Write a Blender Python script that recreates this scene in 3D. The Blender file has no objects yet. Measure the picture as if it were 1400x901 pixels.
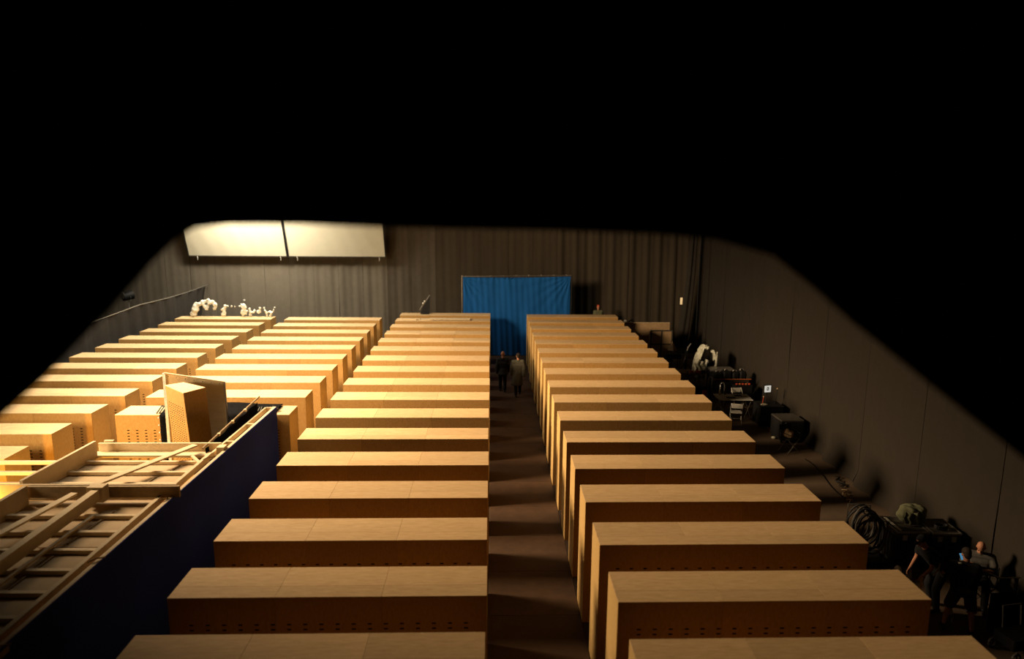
import bpy, bmesh, math, random
from mathutils import Vector, Matrix
from math import sin, cos, pi, radians
random.seed(7)
C = bpy.context.scene.collection
scene = bpy.context.scene

# ---------------------------------------------------------------- camera
F_PX, CX, PITCH, YAW, ROLL = 960.215, 702.17, 0.17716, 0.03243, 0.009185
CAM_H = 8.0
cd = bpy.data.cameras.new('camera'); cam = bpy.data.objects.new('camera', cd); C.objects.link(cam)
cd.sensor_width = 36; cd.lens = F_PX / 1400 * 36
cd.shift_x = -(CX - 700) / 1400
fw = Vector((sin(YAW)*cos(PITCH), cos(YAW)*cos(PITCH), -sin(PITCH)))
rt = Vector((cos(YAW), -sin(YAW), 0)); up = rt.cross(fw)
r2 = rt*cos(ROLL) + up*sin(ROLL); u2 = -rt*sin(ROLL) + up*cos(ROLL)
M = Matrix((r2, u2, -fw)).transposed().to_4x4(); M.translation = (0, 0, CAM_H)
cam.matrix_world = M
cd.clip_start = 0.05; cd.clip_end = 200
cd.dof.use_dof = True; cd.dof.focus_distance = 17.5
cd.dof.aperture_fstop = cd.lens / 1000 / 0.047
scene.camera = cam

# ---------------------------------------------------------------- world, lights, exposure
w = bpy.data.worlds.new('world'); scene.world = w; w.use_nodes = True
w.node_tree.nodes['Background'].inputs[0].default_value = (0.9, 0.8, 0.65, 1)
w.node_tree.nodes['Background'].inputs[1].default_value = 0.0
vs = scene.view_settings
vs.view_transform = 'Standard'; vs.look = 'None'; vs.gamma = 1; vs.exposure = 0.0
vs.use_curve_mapping = False

def area(name, loc, target, sx, sy, power, col):
    l = bpy.data.lights.new(name, 'AREA'); l.shape = 'RECTANGLE'; l.size = sx; l.size_y = sy
    l.energy = power; l.color = col
    o = bpy.data.objects.new(name, l); C.objects.link(o); o.location = loc
    o.rotation_euler = (Vector(target) - Vector(loc)).to_track_quat('-Z', 'Y').to_euler()
    return o
area('key_soft_light', (-13.5, 16.8, 9.9), (8.0, 23.5, 1.0), 4, 3.2, 3500, (1, .72, .43)).data.spread = radians(111)
area('overhead_soft_light', (-10.5, 26.0, 11.2), (-10.5, 26.5, 0), 7, 16, 2100, (1, .90, .70)).data.spread = radians(120)
area('rear_soft_light', (-12.2, 35.0, 7.6), (-11.5, 38.5, 2.2), 5, .7, 800, (1, .88, .68))
area('left_low_light', (-12.6, 9.0, 5.2), (-10.6, 18.0, 1.5), 3, 2, 190, (1, .76, .44)).data.spread = radians(75)
area('tungsten_work_light', (-9.2, 10.6, 1.7), (-10.4, 15.0, 1.7), .5, .5, 170, (1, .50, .07)).data.spread = radians(110)

# ---------------------------------------------------------------- materials
def mat(name, col, rough=.7, noise=None, metal=0, emit=None, bump=0, rnd=0, col2=None, scale=(1,1,1), spec=.3):
    m = bpy.data.materials.new(name); m.use_nodes = True
    nt = m.node_tree; b = nt.nodes['Principled BSDF']
    b.inputs['Base Color'].default_value = (*col, 1); b.inputs['Roughness'].default_value = rough
    b.inputs['Metallic'].default_value = metal; b.inputs['Specular IOR Level'].default_value = spec
    if emit:
        b.inputs['Emission Color'].default_value = (*col, 1); b.inputs['Emission Strength'].default_value = emit
    if noise:
        tc = nt.nodes.new('ShaderNodeTexCoord'); oi = nt.nodes.new('ShaderNodeObjectInfo')
        ml = nt.nodes.new('ShaderNodeMath'); ml.operation = 'MULTIPLY'; ml.inputs[1].default_value = 57
        nt.links.new(oi.outputs['Random'], ml.inputs[0])
        add = nt.nodes.new('ShaderNodeVectorMath'); add.operation = 'ADD'
        nt.links.new(tc.outputs['Object'], add.inputs[0]); nt.links.new(ml.outputs[0], add.inputs[1])
        mp = nt.nodes.new('ShaderNodeMapping'); mp.inputs['Scale'].default_value = scale
        nt.links.new(add.outputs[0], mp.inputs[0])
        n = nt.nodes.new('ShaderNodeTexNoise'); n.inputs['Scale'].default_value = noise; n.inputs['Detail'].default_value = 6
        n.inputs['Roughness'].default_value = .7
        nt.links.new(mp.outputs[0], n.inputs[0])
        cr = nt.nodes.new('ShaderNodeValToRGB'); cr.color_ramp.elements[0].position = .3; cr.color_ramp.elements[1].position = .7
        c2 = col2 or [c*.7 for c in col]
        cr.color_ramp.elements[0].color = (*c2, 1); cr.color_ramp.elements[1].color = (*col, 1)
        nt.links.new(n.outputs[0], cr.inputs[0])
        out = cr.outputs[0]
        if rnd:
            mr = nt.nodes.new('ShaderNodeMapRange'); mr.inputs['To Min'].default_value = 1-rnd; mr.inputs['To Max'].default_value = 1+rnd*.3
            nt.links.new(oi.outputs['Random'], mr.inputs[0])
            mx = nt.nodes.new('ShaderNodeVectorMath'); mx.operation = 'SCALE'
            nt.links.new(out, mx.inputs[0]); nt.links.new(mr.outputs[0], mx.inputs['Scale']); out = mx.outputs[0]
        nt.links.new(out, b.inputs['Base Color'])
        if bump:
            bp = nt.nodes.new('ShaderNodeBump'); bp.inputs['Strength'].default_value = bump; bp.inputs['Distance'].default_value = .01
            nt.links.new(n.outputs[0], bp.inputs['Height']); nt.links.new(bp.outputs[0], b.inputs['Normal'])
    return m
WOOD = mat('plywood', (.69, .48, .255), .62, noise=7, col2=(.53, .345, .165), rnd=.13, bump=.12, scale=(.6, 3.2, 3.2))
WOODF = mat('plywood_shaded_side', (.47, .27, .085), .65, noise=17, col2=(.36, .19, .052), rnd=.14, bump=.15, scale=(1.6, 1.6, .7))  # deeper copy of the plywood for upright faces, their shade put into the colour
PINE = mat('pine_timber', (.68, .53, .33), .65, noise=7, col2=(.58, .44, .26), rnd=.12, bump=.15, scale=(1, 1, 1))
PINE2 = mat('weathered_timber', (.40, .28, .15), .75, noise=9, col2=(.25, .17, .09), rnd=.1, bump=.2)
PALEP = mat('pale_panel', (.80, .68, .46), .7, noise=3, col2=(.68, .54, .33), scale=(1, 1, 3))
PLYB = mat('hardboard', (.50, .37, .22), .8, noise=2, col2=(.42, .30, .175), rnd=.08)
WOODS = mat('plywood_end', (.60, .40, .16), .65, noise=17, col2=(.49, .31, .11), rnd=.14, bump=.15, scale=(1.6, 1.6, .7))  # end faces a little more orange, some bounce light put into the colour
WHITEF = mat('white_foam', (.85, .82, .70), .8, noise=6, col2=(.70, .66, .54))
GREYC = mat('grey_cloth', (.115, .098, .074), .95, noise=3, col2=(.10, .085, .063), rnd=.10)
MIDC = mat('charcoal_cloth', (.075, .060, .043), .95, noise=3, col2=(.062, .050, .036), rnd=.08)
WALLC = mat('shaded_wall_cloth', (.024, .0185, .013), .95, noise=3, col2=(.0205, .0158, .011), rnd=.06)  # darker cloth copy for the right wall, its weak light put into the colour
BLACKF = mat('black_fabric', (.007, .007, .008), 1, noise=12, col2=(.004, .004, .004), spec=.03)
DARKIN = mat('box_inside_shade', (.03, .018, .008), .9)  # near-black colour standing for the shade inside the boxes
NAVY = mat('navy_cloth', (.005, .022, .28), .9, noise=2, col2=(.004, .019, .24))
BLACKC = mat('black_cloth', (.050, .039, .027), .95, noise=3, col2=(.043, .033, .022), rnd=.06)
BLACKD = mat('black_drape', (.028, .023, .019), .95, noise=3, col2=(.020, .017, .014))
MASK = mat('black_masking_cloth', (.0012, .0012, .0015), 1, noise=3, col2=(.0008, .0008, .001), spec=0)
BLACK = mat('black_gear', (.008, .008, .009), .6, noise=12, col2=(.004, .004, .004))
DGREY = mat('dark_grey_gear', (.06, .053, .043), .6, noise=6)
GREYM = mat('grey_metal', (.35, .33, .30), .4, metal=.7, noise=8)
STEEL = mat('steel_tube', (.55, .53, .50), .3, metal=.9, noise=8)
WHITEP = mat('white_plastic', (.82, .79, .71), .5, noise=5, col2=(.52, .50, .45))
SHEET = mat('translucent_sheeting', (.60, .60, .50), .3, noise=5, col2=(.30, .29, .23), bump=.3)
CREAM = mat('white_diffusion_cloth', (.44, .415, .32), .9, noise=.6, col2=(.41, .385, .295))
BLUE = mat('blue_screen_cloth', (.001, .088, .33), .85, noise=1.5, col2=(.001, .075, .28), scale=(1, 1, .4))
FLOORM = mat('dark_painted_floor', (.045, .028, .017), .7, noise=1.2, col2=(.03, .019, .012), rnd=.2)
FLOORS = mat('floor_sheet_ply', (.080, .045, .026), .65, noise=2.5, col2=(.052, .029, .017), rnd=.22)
CONC = mat('concrete_floor', (.12, .082, .052), .75, noise=1.5, col2=(.09, .06, .038))
YEL = mat('yellow_tape', (.45, .22, .02), .7, noise=5)
RED = mat('red_plastic', (.55, .07, .03), .5, noise=5)
ORANGE = mat('orange_cable', (.45, .12, .03), .6, noise=5)
GREENC = mat('olive_canvas', (.13, .13, .075), .9, noise=4, col2=(.08, .085, .045), bump=.3)
SKIN = mat('skin', (.42, .20, .12), .6, noise=8, col2=(.36, .16, .09))
COATM = mat('grey_green_wool', (.078, .074, .052), .95, noise=20, col2=(.058, .055, .04))
BLKW = mat('black_wool', (.018, .018, .018), .95, noise=20)
BLKT = mat('black_cotton', (.010, .010, .012), .95, noise=20)
GREYT = mat('grey_cotton', (.085, .08, .072), .95, noise=20)
SHORTM = mat('brown_cotton', (.045, .036, .026), .95, noise=20)
HAIR = mat('dark_hair', (.02, .012, .008), .8, noise=30)
LEATH = mat('black_leather', (.010, .009, .009), .5, noise=10)
TAN = mat('tan_card', (.42, .28, .15), .8, noise=4)
SCREENB = mat('blue_screen_glow', (.10, .42, .75), .3, emit=.45)
SCREENW = mat('white_screen_glow', (.80, .82, .78), .3, emit=.55)
LITW = mat('lit_window_glow', (1, .72, .38), .3, emit=.45)

# ---------------------------------------------------------------- helpers
def obj(name, bm, m, parent=None, smooth=False):
    if isinstance(bm, bpy.types.Mesh): me = bm
    else:
        me = bpy.data.meshes.new(name); bmesh.ops.recalc_face_normals(bm, faces=bm.faces); bm.to_mesh(me); bm.free()
        if smooth:
            for p in me.polygons: p.use_smooth = True
    if m and not me.materials: me.materials.append(m)
    o = bpy.data.objects.new(name, me); C.objects.link(o)
    if parent: o.parent = parent
    return o
def thing(name, label, cat, loc=(0, 0, 0), rotz=0, group=None):
    o = bpy.data.objects.new(name, None); C.objects.link(o); o.empty_display_size = .2
    o.location = loc; o.rotation_euler = (0, 0, rotz); o['label'] = label; o['category'] = cat
    if group: o['group'] = group
    return o
def tag(o, label, cat, group=None):
    o['label'] = label; o['category'] = cat
    if group: o['group'] = group
    return o
def struct(o): o['kind'] = 'structure'; return o
def stuff(o): o['kind'] = 'stuff'; return o
def B(bm, x0, x1, y0, y1, z0, z1, mx=None, bev=0):
    vs_ = [bm.verts.new(p) for p in ((x0,y0,z0),(x1,y0,z0),(x1,y1,z0),(x0,y1,z0),(x0,y0,z1),(x1,y0,z1),(x1,y1,z1),(x0,y1,z1))]
    fs = [bm.faces.new([vs_[i] for i in f]) for f in ((0,3,2,1),(4,5,6,7),(0,1,5,4),(1,2,6,5),(2,3,7,6),(3,0,4,7))]
    if bev: bmesh.ops.bevel(bm, geom=list({e for f in fs for e in f.edges}), offset=bev, segments=1, affect='EDGES')
    if mx:
        bmesh.ops.transform(bm, matrix=mx, verts=[v for v in vs_ if v.is_valid])
    return bm
def box(x0, x1, y0, y1, z0, z1, bev=0, mx=None):
    bm = bmesh.new(); B(bm, x0, x1, y0, y1, z0, z1, None, bev)
    if mx: bmesh.ops.transform(bm, matrix=mx, verts=bm.verts)
    return bm
def bar(bm, a, b, wd, ht, upv=(0, 0, 1), e0=0, e1=0):
    """a beam of section wd (sideways) x ht (along upv) from a to b (centre line)"""
    a = Vector(a); b = Vector(b); d = (b-a).normalized(); s = d.cross(Vector(upv)).normalized(); u = s.cross(d)
    a -= d*e0; b += d*e1
    q = []
    for p in (a, b):
        for i, j in ((-1,-1),(1,-1),(1,1),(-1,1)): q.append(bm.verts.new(p + s*i*wd/2 + u*j*ht/2))
    for f in ((0,1,2,3),(7,6,5,4),(0,4,5,1),(1,5,6,2),(2,6,7,3),(3,7,4,0)): bm.faces.new([q[i] for i in f])
    return bm
def tube(bm, pts, r, n=8, closed=False):
    pts = [Vector(p) for p in pts]; rings = []
    k = len(pts)
    for i, p in enumerate(pts):
        a = pts[(i-1) % k] if (closed or i) else p; b = pts[(i+1) % k] if (closed or i < k-1) else p
        t = (b-a).normalized(); s = t.cross(Vector((0, 0, 1)))
        if s.length < .05: s = t.cross(Vector((1, 0, 0)))
        s.normalize(); u = s.cross(t); rr = r[i] if isinstance(r, (list, tuple)) else r
        rings.append([bm.verts.new(p + (s*cos(2*pi*j/n) + u*sin(2*pi*j/n))*rr) for j in range(n)])
    for i in range(k if closed else k-1):
        A_, B_ = rings[i], rings[(i+1) % k]
        for j in range(n): bm.faces.new((A_[j], A_[(j+1) % n], B_[(j+1) % n], B_[j]))
    if not closed: bm.faces.new(rings[0][::-1]); bm.faces.new(rings[-1])
    return bm
def cyl(bm, c, r, h, n=16, r2=None):
    r2 = r if r2 is None else r2
    a = [bm.verts.new((c[0]+r*cos(2*pi*i/n), c[1]+r*sin(2*pi*i/n), c[2])) for i in range(n)]
    b = [bm.verts.new((c[0]+r2*cos(2*pi*i/n), c[1]+r2*sin(2*pi*i/n), c[2]+h)) for i in range(n)]
    for i in range(n): bm.faces.new((a[i], a[(i+1) % n], b[(i+1) % n], b[i]))
    bm.faces.new(a[::-1]); bm.faces.new(b); return bm
def ball(bm, c, r, s=(1, 1, 1), n=12, rot=None):
    m_ = Matrix.Translation(c) @ (rot.to_4x4() if rot else Matrix()) @ Matrix.Diagonal((s[0]*r, s[1]*r, s[2]*r, 1))
    bmesh.ops.create_uvsphere(bm, u_segments=n, v_segments=max(6, n*2//3), radius=1, matrix=m_); return bm
def caps(bm, a, b, ra, rb, n=10):
    a = Vector(a); b = Vector(b); d = (b-a)
    ball(bm, a, ra, n=n); ball(bm, b, rb, n=n)
    tube(bm, [a, b], [ra, rb], n); return bm
def loft(bm, rings, n=20):
    """rings: (centre, rx, ry) in planes perpendicular to z"""
    R_ = []
    for c, rx, ry in rings:
        R_.append([bm.verts.new((c[0]+rx*cos(2*pi*i/n), c[1]+ry*sin(2*pi*i/n), c[2])) for i in range(n)])
    for A_, B_ in zip(R_, R_[1:]):
        for i in range(n): bm.faces.new((A_[i], A_[(i+1) % n], B_[(i+1) % n], B_[i]))
    bm.faces.new(R_[0][::-1]); bm.faces.new(R_[-1]); return bm
def remesh(o, vox, smooth=3):
    m = o.modifiers.new('remesh', 'REMESH'); m.mode = 'VOXEL'; m.voxel_size = vox; m.use_smooth_shade = True
    s = o.modifiers.new('smooth', 'SMOOTH'); s.factor = .5; s.iterations = smooth
    return o
def cloth_grid(fn, nu, nv, thick=0):
    """surface fn(u,v) -> point, u,v in 0..1"""
    bm = bmesh.new()
    g = [[bm.verts.new(fn(i/nu, j/nv)) for j in range(nv+1)] for i in range(nu+1)]
    fs = [bm.faces.new((g[i][j], g[i+1][j], g[i+1][j+1], g[i][j+1])) for i in range(nu) for j in range(nv)]
    if thick:
        bmesh.ops.recalc_face_normals(bm, faces=bm.faces)
        bmesh.ops.solidify(bm, geom=bm.faces[:], thickness=thick)
    return bm
ORD = ['zeroth','nearest','second','third','fourth','fifth','sixth','seventh','eighth','ninth','tenth','eleventh','twelfth','thirteenth','fourteenth','fifteenth','sixteenth','seventeenth']

# ================================================================= SETTING
WALLX = [(-4, 9.6), (6, 10.15), (12, 10.45), (20, 10.75), (27, 11.05), (38.6, 11.5)]
def wall_x(y):
    for (a, xa), (b, xb) in zip(WALLX, WALLX[1:]):
        if y <= b: return xa + (xb-xa)*(y-a)/(b-a)
    return WALLX[-1][1]
XL, YB, YF, ZC = -23.0, 38.6, -4.0, 12.0
fl = struct(obj('floor', box(XL, 12.6, YF, YB+.6, -.2, 0), CONC))
struct(obj('ceiling', box(XL, 12.6, YF, YB+.6, ZC, ZC+.2), BLACKD))
wb = struct(obj('wall_back', box(XL, 12.6, YB+.2, YB+.5, 0, ZC), BLACKD))
wl = struct(obj('wall_left', box(XL-.2, XL, YF, YB+.2, 0, ZC), BLACKD))
wf = struct(obj('wall_front', box(XL, 12.6, YF-.2, YF, 0, ZC), BLACKD))
bm = bmesh.new()
for (a, xa), (b, xb) in zip(WALLX, WALLX[1:]):
    q = [bm.verts.new(p) for p in ((xa+.3,a,0),(xb+.3,b,0),(xb+.3,b,ZC),(xa+.3,a,ZC),(xa+.5,a,0),(xb+.5,b,0),(xb+.5,b,ZC),(xa+.5,a,ZC))]
    for f in ((0,1,2,3),(7,6,5,4),(0,4,5,1),(3,2,6,7),(0,3,7,4),(1,5,6,2)): bm.faces.new([q[i] for i in f])
wr = struct(obj('wall_right', bm, BLACKD))
# unseen black border, added to shade the upper right wall from the key light
bm = bmesh.new(); g = []
for i in range(69):
    y = 12 + i*.25; x = -5.0 + .03*sin(y*6); zb_ = 7.78 + max(0, y-15)*.12
    g.append((bm.verts.new((x, y, zb_)), bm.verts.new((x, y, ZC-.01))))
for a, b in zip(g, g[1:]): bm.faces.new((a[0], b[0], b[1], a[1]))
bmesh.ops.solidify(bm, geom=bm.faces[:], thickness=.01)
struct(obj('shade_border_1', bm, BLACKD))
# cloth drops on the back wall
rb = random.Random(3)
PH = [(rb.uniform(0, 6), rb.uniform(0, 6)) for _ in range(60)]
def fold_amp(x):
    if x < -11: return .010
    if x < -5: return .022
    if x < 3.5: return .010
    return .032
xs = XL; k = 0
while xs < 11.4:
    wdt = 1.33; x0, x1 = xs, min(xs+wdt, 11.55)
    p1, p2 = PH[k % 60]; amp = fold_amp((x0+x1)/2)
    sag = []
    if amp > .04: sag = [(rb.uniform(x0, x1), rb.uniform(.3, .9), rb.uniform(.04, .09)) for _ in range(3)]
    def fn(u, v, x0=x0, x1=x1, p1=p1, p2=p2, amp=amp, sag=sag):
        x = x0+.004 + (x1-x0-.008)*u; z = .02 + (ZC-.1)*v
        y = YB + .05 - amp*(sin(x*7.3+p1) + .6*sin(x*15.7+p2+z*.25) + .4*sin(x*3.1+p2)) - .006*u
        for sx, cur, sa in sag:
            xc = sx + cur*(z/8-.2)**2*1.5 + .15*sin(z*.8+p1)
            y -= sa*math.exp(-((x-xc)/.07)**2)
        y += .012*sin(z*1.7+p1)*sin(x*4+p2)
        return (x, y, z)
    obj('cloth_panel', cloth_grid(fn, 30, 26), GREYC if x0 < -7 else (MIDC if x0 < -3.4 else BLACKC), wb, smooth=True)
    xs += wdt; k += 1
# cloth drops on the right wall
y0 = YF
while y0 < YB-.2:
    y1 = min(y0+2.9, YB); p1, p2 = rb.uniform(0, 6), rb.uniform(0, 6)
    wr_f = [(rb.uniform(y0, y1), rb.uniform(-.1, .1), rb.uniform(1.5, 5), rb.uniform(.01, .028)) for _ in range(7)]
    def fn(u, v, y0=y0, y1=y1, p1=p1, p2=p2, wr_f=wr_f):
        y = y0+.004 + (y1-y0-.008)*u; z = .02+(ZC-.1)*v
        x = wall_x(y) + .05 + .008*sin(y*4.1+p1) + .005*sin(y*9+p2+z*.2) + .005*u
        for yc, sl, zc, a in wr_f:
            x -= a*math.exp(-((y-yc-sl*(z-zc))/.05)**2)*math.exp(-((z-zc)/1.3)**2)
        if z < .35: x -= (.35-z)*.5*(1+.4*sin(y*6+p1))
        return (x, y, z)
    obj('cloth_panel', cloth_grid(fn, 44, 34), WALLC, wr, smooth=True)
    y0 = y1
# dark sheets laid along the aisle and dark floor under the boxes
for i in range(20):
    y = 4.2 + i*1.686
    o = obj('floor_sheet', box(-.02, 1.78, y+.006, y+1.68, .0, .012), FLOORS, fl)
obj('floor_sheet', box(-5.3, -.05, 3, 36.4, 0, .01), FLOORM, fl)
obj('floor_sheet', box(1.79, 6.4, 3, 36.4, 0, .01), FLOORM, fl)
# yellow floor tape near the wall (two strips)
t = bmesh.new(); bar(t, (10.25, 25.3, .006), (10.05, 23.4, .006), .06, .008)
tag(obj('floor_tape', t, YEL), 'strip of yellow tape on the floor beside the dark equipment box', 'tape')

# ================================================================= PLYWOOD BOXES
L, D_, H_ = 4.5, .835, 2.49; PW = L/3; T = .018
def slot_panel(k):
    """front sheet with rows of small slots cut through it"""
    bm = bmesh.new(); x0, x1 = k*PW+.0015, (k+1)*PW-.0015
    xe = [x0]; hx = []
    for i in range(6):
        c = .31 + .2288*(k*6+i)
        hx.append(len(xe)-1+1); xe += [c-.03, c+.03]
    xe.append(x1)
    ze = [0]; rows = 14
    for j in range(rows): c = 2.065 - .079*(rows-1-j); ze += [c-.012, c+.012]
    ze.append(H_-T-.002)
    g = [[bm.verts.new((x, 0, z)) for z in ze] for x in xe]
    for i in range(len(xe)-1):
        for j in range(len(ze)-1):
            if i % 2 == 1 and j % 2 == 1: continue
            bm.faces.new((g[i][j], g[i+1][j], g[i+1][j+1], g[i][j+1]))
    # thickness at the rim and behind
    B(bm, x0, x1, .0, T, H_-T-.0025, H_-T-.002)
    B(bm, x0, x0+.002, 0.0005, T, 0, H_-T-.002); B(bm, x1-.002, x1, 0.0005, T, 0, H_-T-.002)
    me = bpy.data.meshes.new('front_panel'); bm.normal_update(); bm.to_mesh(me); bm.free(); me.materials.append(WOODF); return me
def me_of(bm, name, m):
    bmesh.ops.recalc_face_normals(bm, faces=bm.faces); me = bpy.data.meshes.new(name); bm.to_mesh(me); bm.free(); me.materials.append(m); return me
FP = [slot_panel(k) for k in range(3)]
def topm(k, ya, yb):
    bm = bmesh.new(); x0, x1 = k*PW+.0015, (k+1)*PW-.0015
    B(bm, x0, x1, ya, yb, H_-T, H_, bev=.0012); return me_of(bm, 'top_panel', WOOD)
TP = [topm(k, 0, .299) for k in range(3)]; TP2 = [topm(k, .301, D_) for k in range(3)]
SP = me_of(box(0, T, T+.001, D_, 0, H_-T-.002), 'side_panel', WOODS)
BP = me_of(box(T, L-T, D_-T, D_-.001, 0, H_-T-.002), 'back_panel', WOODF)
IN = me_of(box(T+.01, L-T-.01, .12, .13, 0, H_-.05), 'inner_board', DARKIN)  # added dark backing so the slots read as shaded holes
def plybox(x, y, label, group):
    t = thing('plywood_box', label, 'box', (x, y, 0), 0, group)
    t.rotation_euler = (0, 0, random.uniform(-.0012, .0012))
    for k in range(3):
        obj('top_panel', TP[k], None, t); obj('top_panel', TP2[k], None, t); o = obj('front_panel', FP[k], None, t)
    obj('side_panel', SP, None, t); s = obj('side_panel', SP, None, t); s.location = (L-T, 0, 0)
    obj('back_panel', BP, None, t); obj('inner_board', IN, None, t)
    return t
def colm(x, y0, step, idx, phr, group, n0=0, skip={}):
    for q, i in enumerate(idx):
        o = ORD[q+1+n0]
        lab = skip.get(i) or 'long pale plywood box in the %s, %s from the camera' % (phr, o)
        plybox(x + random.uniform(-.012, .012), y0 + i*step, lab, group)
colm(1.797, 5.634, 1.6854, range(1, 18), 'row right of the aisle', 'plywood boxes right of the aisle',
     skip={17: 'long pale plywood box right of the aisle, last one before the back curtain'})
colm(-4.552, 5.817, 1.695, range(1, 18), 'row left of the aisle', 'plywood boxes left of the aisle',
     skip={17: 'plywood box left of the aisle, last before the blue screen, black flag on top', 16: 'plywood box left of the aisle with loose boards lying on top, last but one'})
colm(-9.80, 6.13, 1.687, range(7, 17), 'second row left of the aisle', 'plywood boxes in the second row left of the aisle',
     skip={7: 'golden plywood box wrapped in black cloth behind the timber deck', 16: 'plywood box in the second row left of the aisle, farthest from the camera'})
colm(-14.98, 6.28, 1.687, range(3, 17), 'far left row', 'plywood boxes in the far left row',
     skip={16: 'plywood box in the far left row, farthest, in front of white crumpled lumps'})

# ================================================================= BLUE SCREEN
t = thing('blue_screen', 'tall blue cloth screen on a pipe frame at the end of the aisle', 'screen', (0, 36.6, 0))
def fn(u, v):
    x = -1.47 + 5.62*u; z = .05 + 4.17*v
    a = .02*sin(x*9) * (1-v) + .012*sin(x*21+z)
    y = .012*sin(x*5.0)
    for cx_, cz_, s in ((-1.47, 4.22, 1), (4.15, 4.22, -1)):
        dx = (x-cx_)*s; dz = cz_-z; an = math.atan2(dz, max(dx, 1e-3)); rr = math.hypot(dx, dz)
        y += .03*sin(an*22+x)*math.exp(-rr/1.35)*(1-math.exp(-rr*4))
    for tx in (-.55, .15, .95, 1.75, 2.6, 3.4):
        dz = 4.22-z; y += .025*sin((x-tx)/(.05+dz*.16))*math.exp(-((x-tx)/(.08+dz*.3))**2)*math.exp(-dz/1.2)
    return (x, y + a*.6, z + (-.05*sin(u*pi) if v > .98 else 0) + .06*u*v)
sc = obj('cloth', cloth_grid(fn, 220, 90), BLUE, t, smooth=True)
f = bmesh.new(); tube(f, [(-1.52, .03, 4.24), (4.22, .03, 4.33)], .028); obj('top_pipe', f, STEEL, t)
for x, z in ((-1.53, 4.3), (4.22, 4.38)):
    f = bmesh.new(); tube(f, [(x, .03, 0), (x, .03, z)], .028); obj('upright', f, STEEL if x < 0 else BLACK, t)
f = bmesh.new()
for i in range(9):
    x = -1.35+i*.66; tube(f, [(x, .03+.035*cos(a), 4.25+.011*i+.035*sin(a)) for a in [j*pi/4 for j in range(8)]], .006, 5, closed=True)
stuff(obj('tie', f, WHITEP, t))

# ================================================================= WHITE DIFFUSION PANELS
for x0, x1, lab in ((-16.1, -10.92, 'left one of two white cloth frames hung tilted on the back wall'), (-10.84, -5.68, 'right one of two white cloth frames hung tilted on the back wall')):
    t = thing('diffusion_frame', lab, 'reflector', (0, 38.0, 5.12))
    t.rotation_euler = (radians(20), 0, 0)
    obj('cloth', cloth_grid(lambda u, v: (x0+.03+(x1-x0-.06)*u, .006*sin(u*40+v*9), 3.0*v), 40, 16), CREAM, t, smooth=True)
    for a, b in (((x0, 0, 0), (x1, 0, 0)), ((x0, 0, 3.02), (x1, 0, 3.02)), ((x0, 0, 0), (x0, 0, 3.02)), ((x1, 0, 0), (x1, 0, 3.02))):
        f = bmesh.new(); bar(f, a, b, .05, .05, (0, 1, 0)); obj('frame_tube', f, DGREY if a[0] != b[0] else BLACK, t)
    for xx in (x0+.45, x1-.35):
        f = bmesh.new(); tube(f, [(xx, -.03, 0), (xx+.03, -.05, -.1), (xx+.01, -.06, -.2)], .012, 5); obj('tie', f, WHITEP, t)
    for xx in (x0+.4, x1-.4):
        f = bmesh.new(); tube(f, [(xx, 0, 3.02), (xx, 2.2, 6.4)], .01, 5); obj('hanging_line', f, BLACK, t)

# ================================================================= LEFT LOW DRAPE WITH PIPE
t = thing('low_black_curtain', 'long low black curtain on a sloping pipe at the far left', 'curtain', (0, 0, 0))
def fn(u, v):
    y = 14 + 24.3*u; zt = 3.52 - .008*(38.3-y) - .10*abs(sin((y-14)*.37))
    z = .02 + (zt-.02)*v; x = -15.42 - .05*sin(y*5.1+sin(y)) - .03*sin(y*11.3) * (1-.5*v)
    x -= .10*math.exp(-((y-36.8-.45*(z-1.7))/.12)**2) + .07*math.exp(-((y-35.7-.3*(z-1.7))/.10)**2)
    x += max(0, y-37.0)*(1-v)*(-.55)
    return (x, y, z)
obj('cloth', cloth_grid(fn, 260, 14), BLACKD, t, smooth=True)
f = bmesh.new(); pts = []
for i in range(50):
    y = 14+24.9*i/49*.985; pts.append((-15.42, y, 3.55-.008*(38.3-y)-.10*abs(sin((y-14)*.37))))
tube(f, pts, .022, 6); obj('top_pipe', f, GREYM, t)
for y in (15, 20, 25, 30, 35):
    f = bmesh.new(); tube(f, [(-15.6, y, 0), (-15.6, y, 3.33)], .025, 6); obj('upright', f, BLACK, t)

# ================================================================= STUDIO LAMP BEHIND THE LOW CURTAIN
t = thing('stand_lamp', 'dark studio lamp on a stand behind the low curtain at far left', 'lamp', (-17.0, 33.2, 0), radians(-40))
f = bmesh.new(); tube(f, [(0, 0, .5), (0, 0, 3.35)], .022); obj('pole', f, GREYM, t)
for a in range(3):
    f = bmesh.new(); tube(f, [(0, 0, .9), (.6*cos(a*2.1), .6*sin(a*2.1), .0)], .015, 6); obj('leg', f, GREYM, t)
f = bmesh.new(); cyl(f, (0, 0, -.2), .22, .45, 20, .2); bmesh.ops.transform(f, matrix=Matrix.Translation((0, 0, 3.6)) @ Matrix.Rotation(radians(100), 4, 'X'), verts=f.verts); obj('lamp_head', f, BLACK, t)
f = bmesh.new(); ball(f, (0, -.24, 3.64), .17, (1, .25, 1), 16); obj('lens', f, GREYM, t)
f = bmesh.new(); tube(f, [(-.26, 0, 3.6), (-.26, 0, 3.4), (0, 0, 3.32), (.26, 0, 3.4), (.26, 0, 3.6)], .012, 6); obj('yoke', f, GREYM, t)

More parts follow.
